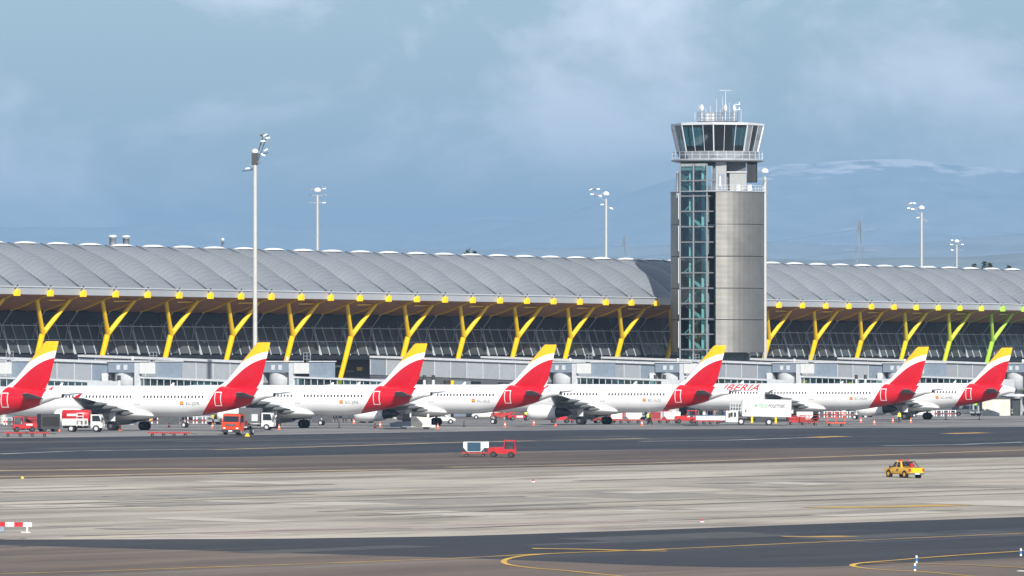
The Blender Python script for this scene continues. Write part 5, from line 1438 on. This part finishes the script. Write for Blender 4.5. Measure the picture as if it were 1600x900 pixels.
def person(px, py, label, pose, top, legs, ang, hair=HAIR, sc_=1.0, group=None, vest=False):
    t = thing('person', label, 'person', on_ground(px, py), R(ang), group)
    o = link('body', POSE[pose], t); o.scale = (sc_, sc_, sc_); o.location.z = -.005
    for i, m_ in enumerate((top, legs, SKIN, BLACK, hair)):
        o.material_slots[i].link = 'OBJECT'; o.material_slots[i].material = m_
    if vest:
        v = MB().loft([[(.215*k*math.cos(a), .145*k*math.sin(a), z) for a in [2*math.pi*i/14 for i in range(14)]] for z, k in ((.95,.98), (1.1,.95), (1.3,1.06), (1.42,.98), (1.47,.6))]); v.build('vest', HIVIS, o)
        MB().loft([[(.22*math.cos(a), .15*math.sin(a), z) for a in [2*math.pi*i/14 for i in range(14)]] for z in (1.1, 1.16)], 0, True, False).build('reflective_band', PLATE, o)
NAVY = mat('navy_cloth', (.02,.025,.06), .8); GREYC = mat('grey_cloth', (.16,.16,.17), .8); WHC = mat('white_cloth', (.6,.6,.58), .8); BLC = mat('blue_cloth', (.03,.08,.3), .8); REC = mat('red_cloth', (.35,.04,.05), .8); TAN = mat('tan_cloth', (.35,.22,.12), .8); BKC = mat('black_cloth', (.02,.02,.022), .8)
person(1012, 663, 'worker in a yellow vest bending over beside the dull red container', 'work', HIVIS, NAVY, 70, vest=True)
person(1016, 663.3, 'worker in yellow and navy walking next to the bending worker', 'walk', HIVIS, NAVY, -60, vest=True)
person(822, 657.5, 'worker in a yellow vest standing at the red belt loader', 'work', HIVIS, NAVY, 30, vest=True)
person(1405, 660.5, 'worker in a yellow vest alone under the wing of the shortest jet', 'stand', HIVIS, BKC, -20, vest=True)
rp = random.Random(3)
PP = [(WHC,'white'), (BKC,'black'), (GREYC,'grey'), (REC,'red'), (BLC,'blue'), (TAN,'tan')]
seen = {}
legn = [(NAVY, 'navy'), (GREYC, 'grey'), (BKC, 'black'), (TAN, 'tan')]
for k in range(16):
    m_, n_ = PP[(k*5) % 6]; lg, ln = legn[(k // 6) % 4]
    person(1076 + k*4.0 + rp.uniform(-1, 1), 657.6 + rp.uniform(-.6, .6), f'passenger in {n_} top and {ln} trousers in the queue behind the low white vehicle', rp.choice(('stand', 'walk')), m_, lg, rp.uniform(-180, 180), HAIR if k % 3 else GREYC, rp.uniform(.95, 1.05), 'passengers queueing on the apron')

# ------------------------------------------------------------------ far pylons and trees
STEEL = mat('pylon_steel', (.22,.24,.27), .6)
def pylon(px, Y, top, label):
    k = F/Y; H = CH + (HZ-top)/k; t = thing('power_pylon', label, 'pylon', ((px-800)/k, Y, 0), R(20))
    m_ = MB(); lv = [(0, 4.2), (.3, 2.6), (.55, 1.6), (.7, 1.3), (.85, 1.1), (1, .15)]
    P = [[Vector((a*w, b*w, H*q)) for a, b in ((-1,-1),(1,-1),(1,1),(-1,1))] for q, w in lv]
    for r0, r1 in zip(P, P[1:]):
        for i in range(4):
            m_.bar(r0[i], r1[i], .11); m_.bar(r0[i], r1[(i+1) % 4], .06); m_.bar(r1[i], r0[(i+1) % 4], .06); m_.bar(r1[i], r1[(i+1) % 4], .06)
    m_.build('lattice_tower', STEEL, t)
    for q in (.7, .82, .94):
        c = MB(); c.bar((-6*(1.3-q*.4), 0, H*q), (6*(1.3-q*.4), 0, H*q), .12); c.bar((-6*(1.3-q*.4), 0, H*q), (0, 0, H*q+1.8), .07); c.bar((6*(1.3-q*.4), 0, H*q), (0, 0, H*q+1.8), .07); c.build('crossarm', STEEL, t)
    return t, H
p1, H1 = pylon(1343, 2600, 342, 'lattice power pylon in the haze beyond the tower')
p2, H2 = pylon(975, 3300, 368, 'smaller lattice power pylon in the haze before the tower')
for i, q in enumerate((.82, .94)):
    wr = thing('power_line', ['lower sagging power cable passing over the hazy pylons', 'upper sagging power cable passing over the hazy pylons'][i], 'cable', p1.location, 0)
    w_ = MB(); A_ = Vector((0, 0, H1*q)); 
    far = [Vector((-340, 900, H2*q + 6)), Vector((520, -420, H1*q+2))]
    for B_ in far:
        pr = A_
        for u in range(1, 13):
            p = A_.lerp(B_, u/12) - Vector((0, 0, 14*4*(u/12)*(1-u/12))); w_.bar(pr, p, .05); pr = p
    w_.build('cable', STEEL, wr)
LEAF = mat('conifer_leaf', (.05,.065,.045), .8, var=.4, vscale=1.5); BARK = mat('bark', (.09,.07,.05), .9)
def conifer(px, Y, top, label, spread):
    k = F/Y; z0 = 6.0; H = CH + (HZ-top)/k; rt = random.Random(int(px))
    t = thing('pine_tree', label, 'tree', ((px-800)/k, Y, 0), 0, 'trees beyond the terminal roof')
    MB().tube((0,0,0), (0,0,H*.97), .5, .06, 8).build('trunk', BARK, t)
    c = MB()
    for i in range(520):
        q = rt.random(); z = H*(.45+.55*q); r = spread*(1-q)**.7*(.35+.65*rt.random()) + .15; a = rt.uniform(0, 6.28)
        x, y = r*math.cos(a), r*math.sin(a); s_ = rt.uniform(.35,.8)
        d1 = Vector((rt.uniform(-1,1), rt.uniform(-1,1), rt.uniform(-.7,.4)))*s_; d2 = Vector((rt.uniform(-1,1), rt.uniform(-1,1), rt.uniform(-.5,.5)))*s_
        p = Vector((x, y, z - r*.2)); c.add([p-d1, p+d2, p+d1, p-d2*.6], [(0,1,2,3)])
    c.build('crown', LEAF, t)
for px, top, lab, sp_ in ((1522, 413, 'short rounded tree tip above the roof beside the shortest mast', 3.2), (1538, 409, 'tallest conifer tip above the roof beyond the shortest mast', 2.6), (1547, 411, 'slim conifer tip next to the tallest one above the roof', 2.2), (1576, 415, 'low tree tip above the roof farthest beyond the tower', 3.0), (731, 390.5, 'small tree tip above the roof midway between masts', 2.2), (741, 392, 'fainter tree tip above the roof beside another', 2.0)):
    conifer(px, 1700, top, lab, sp_)
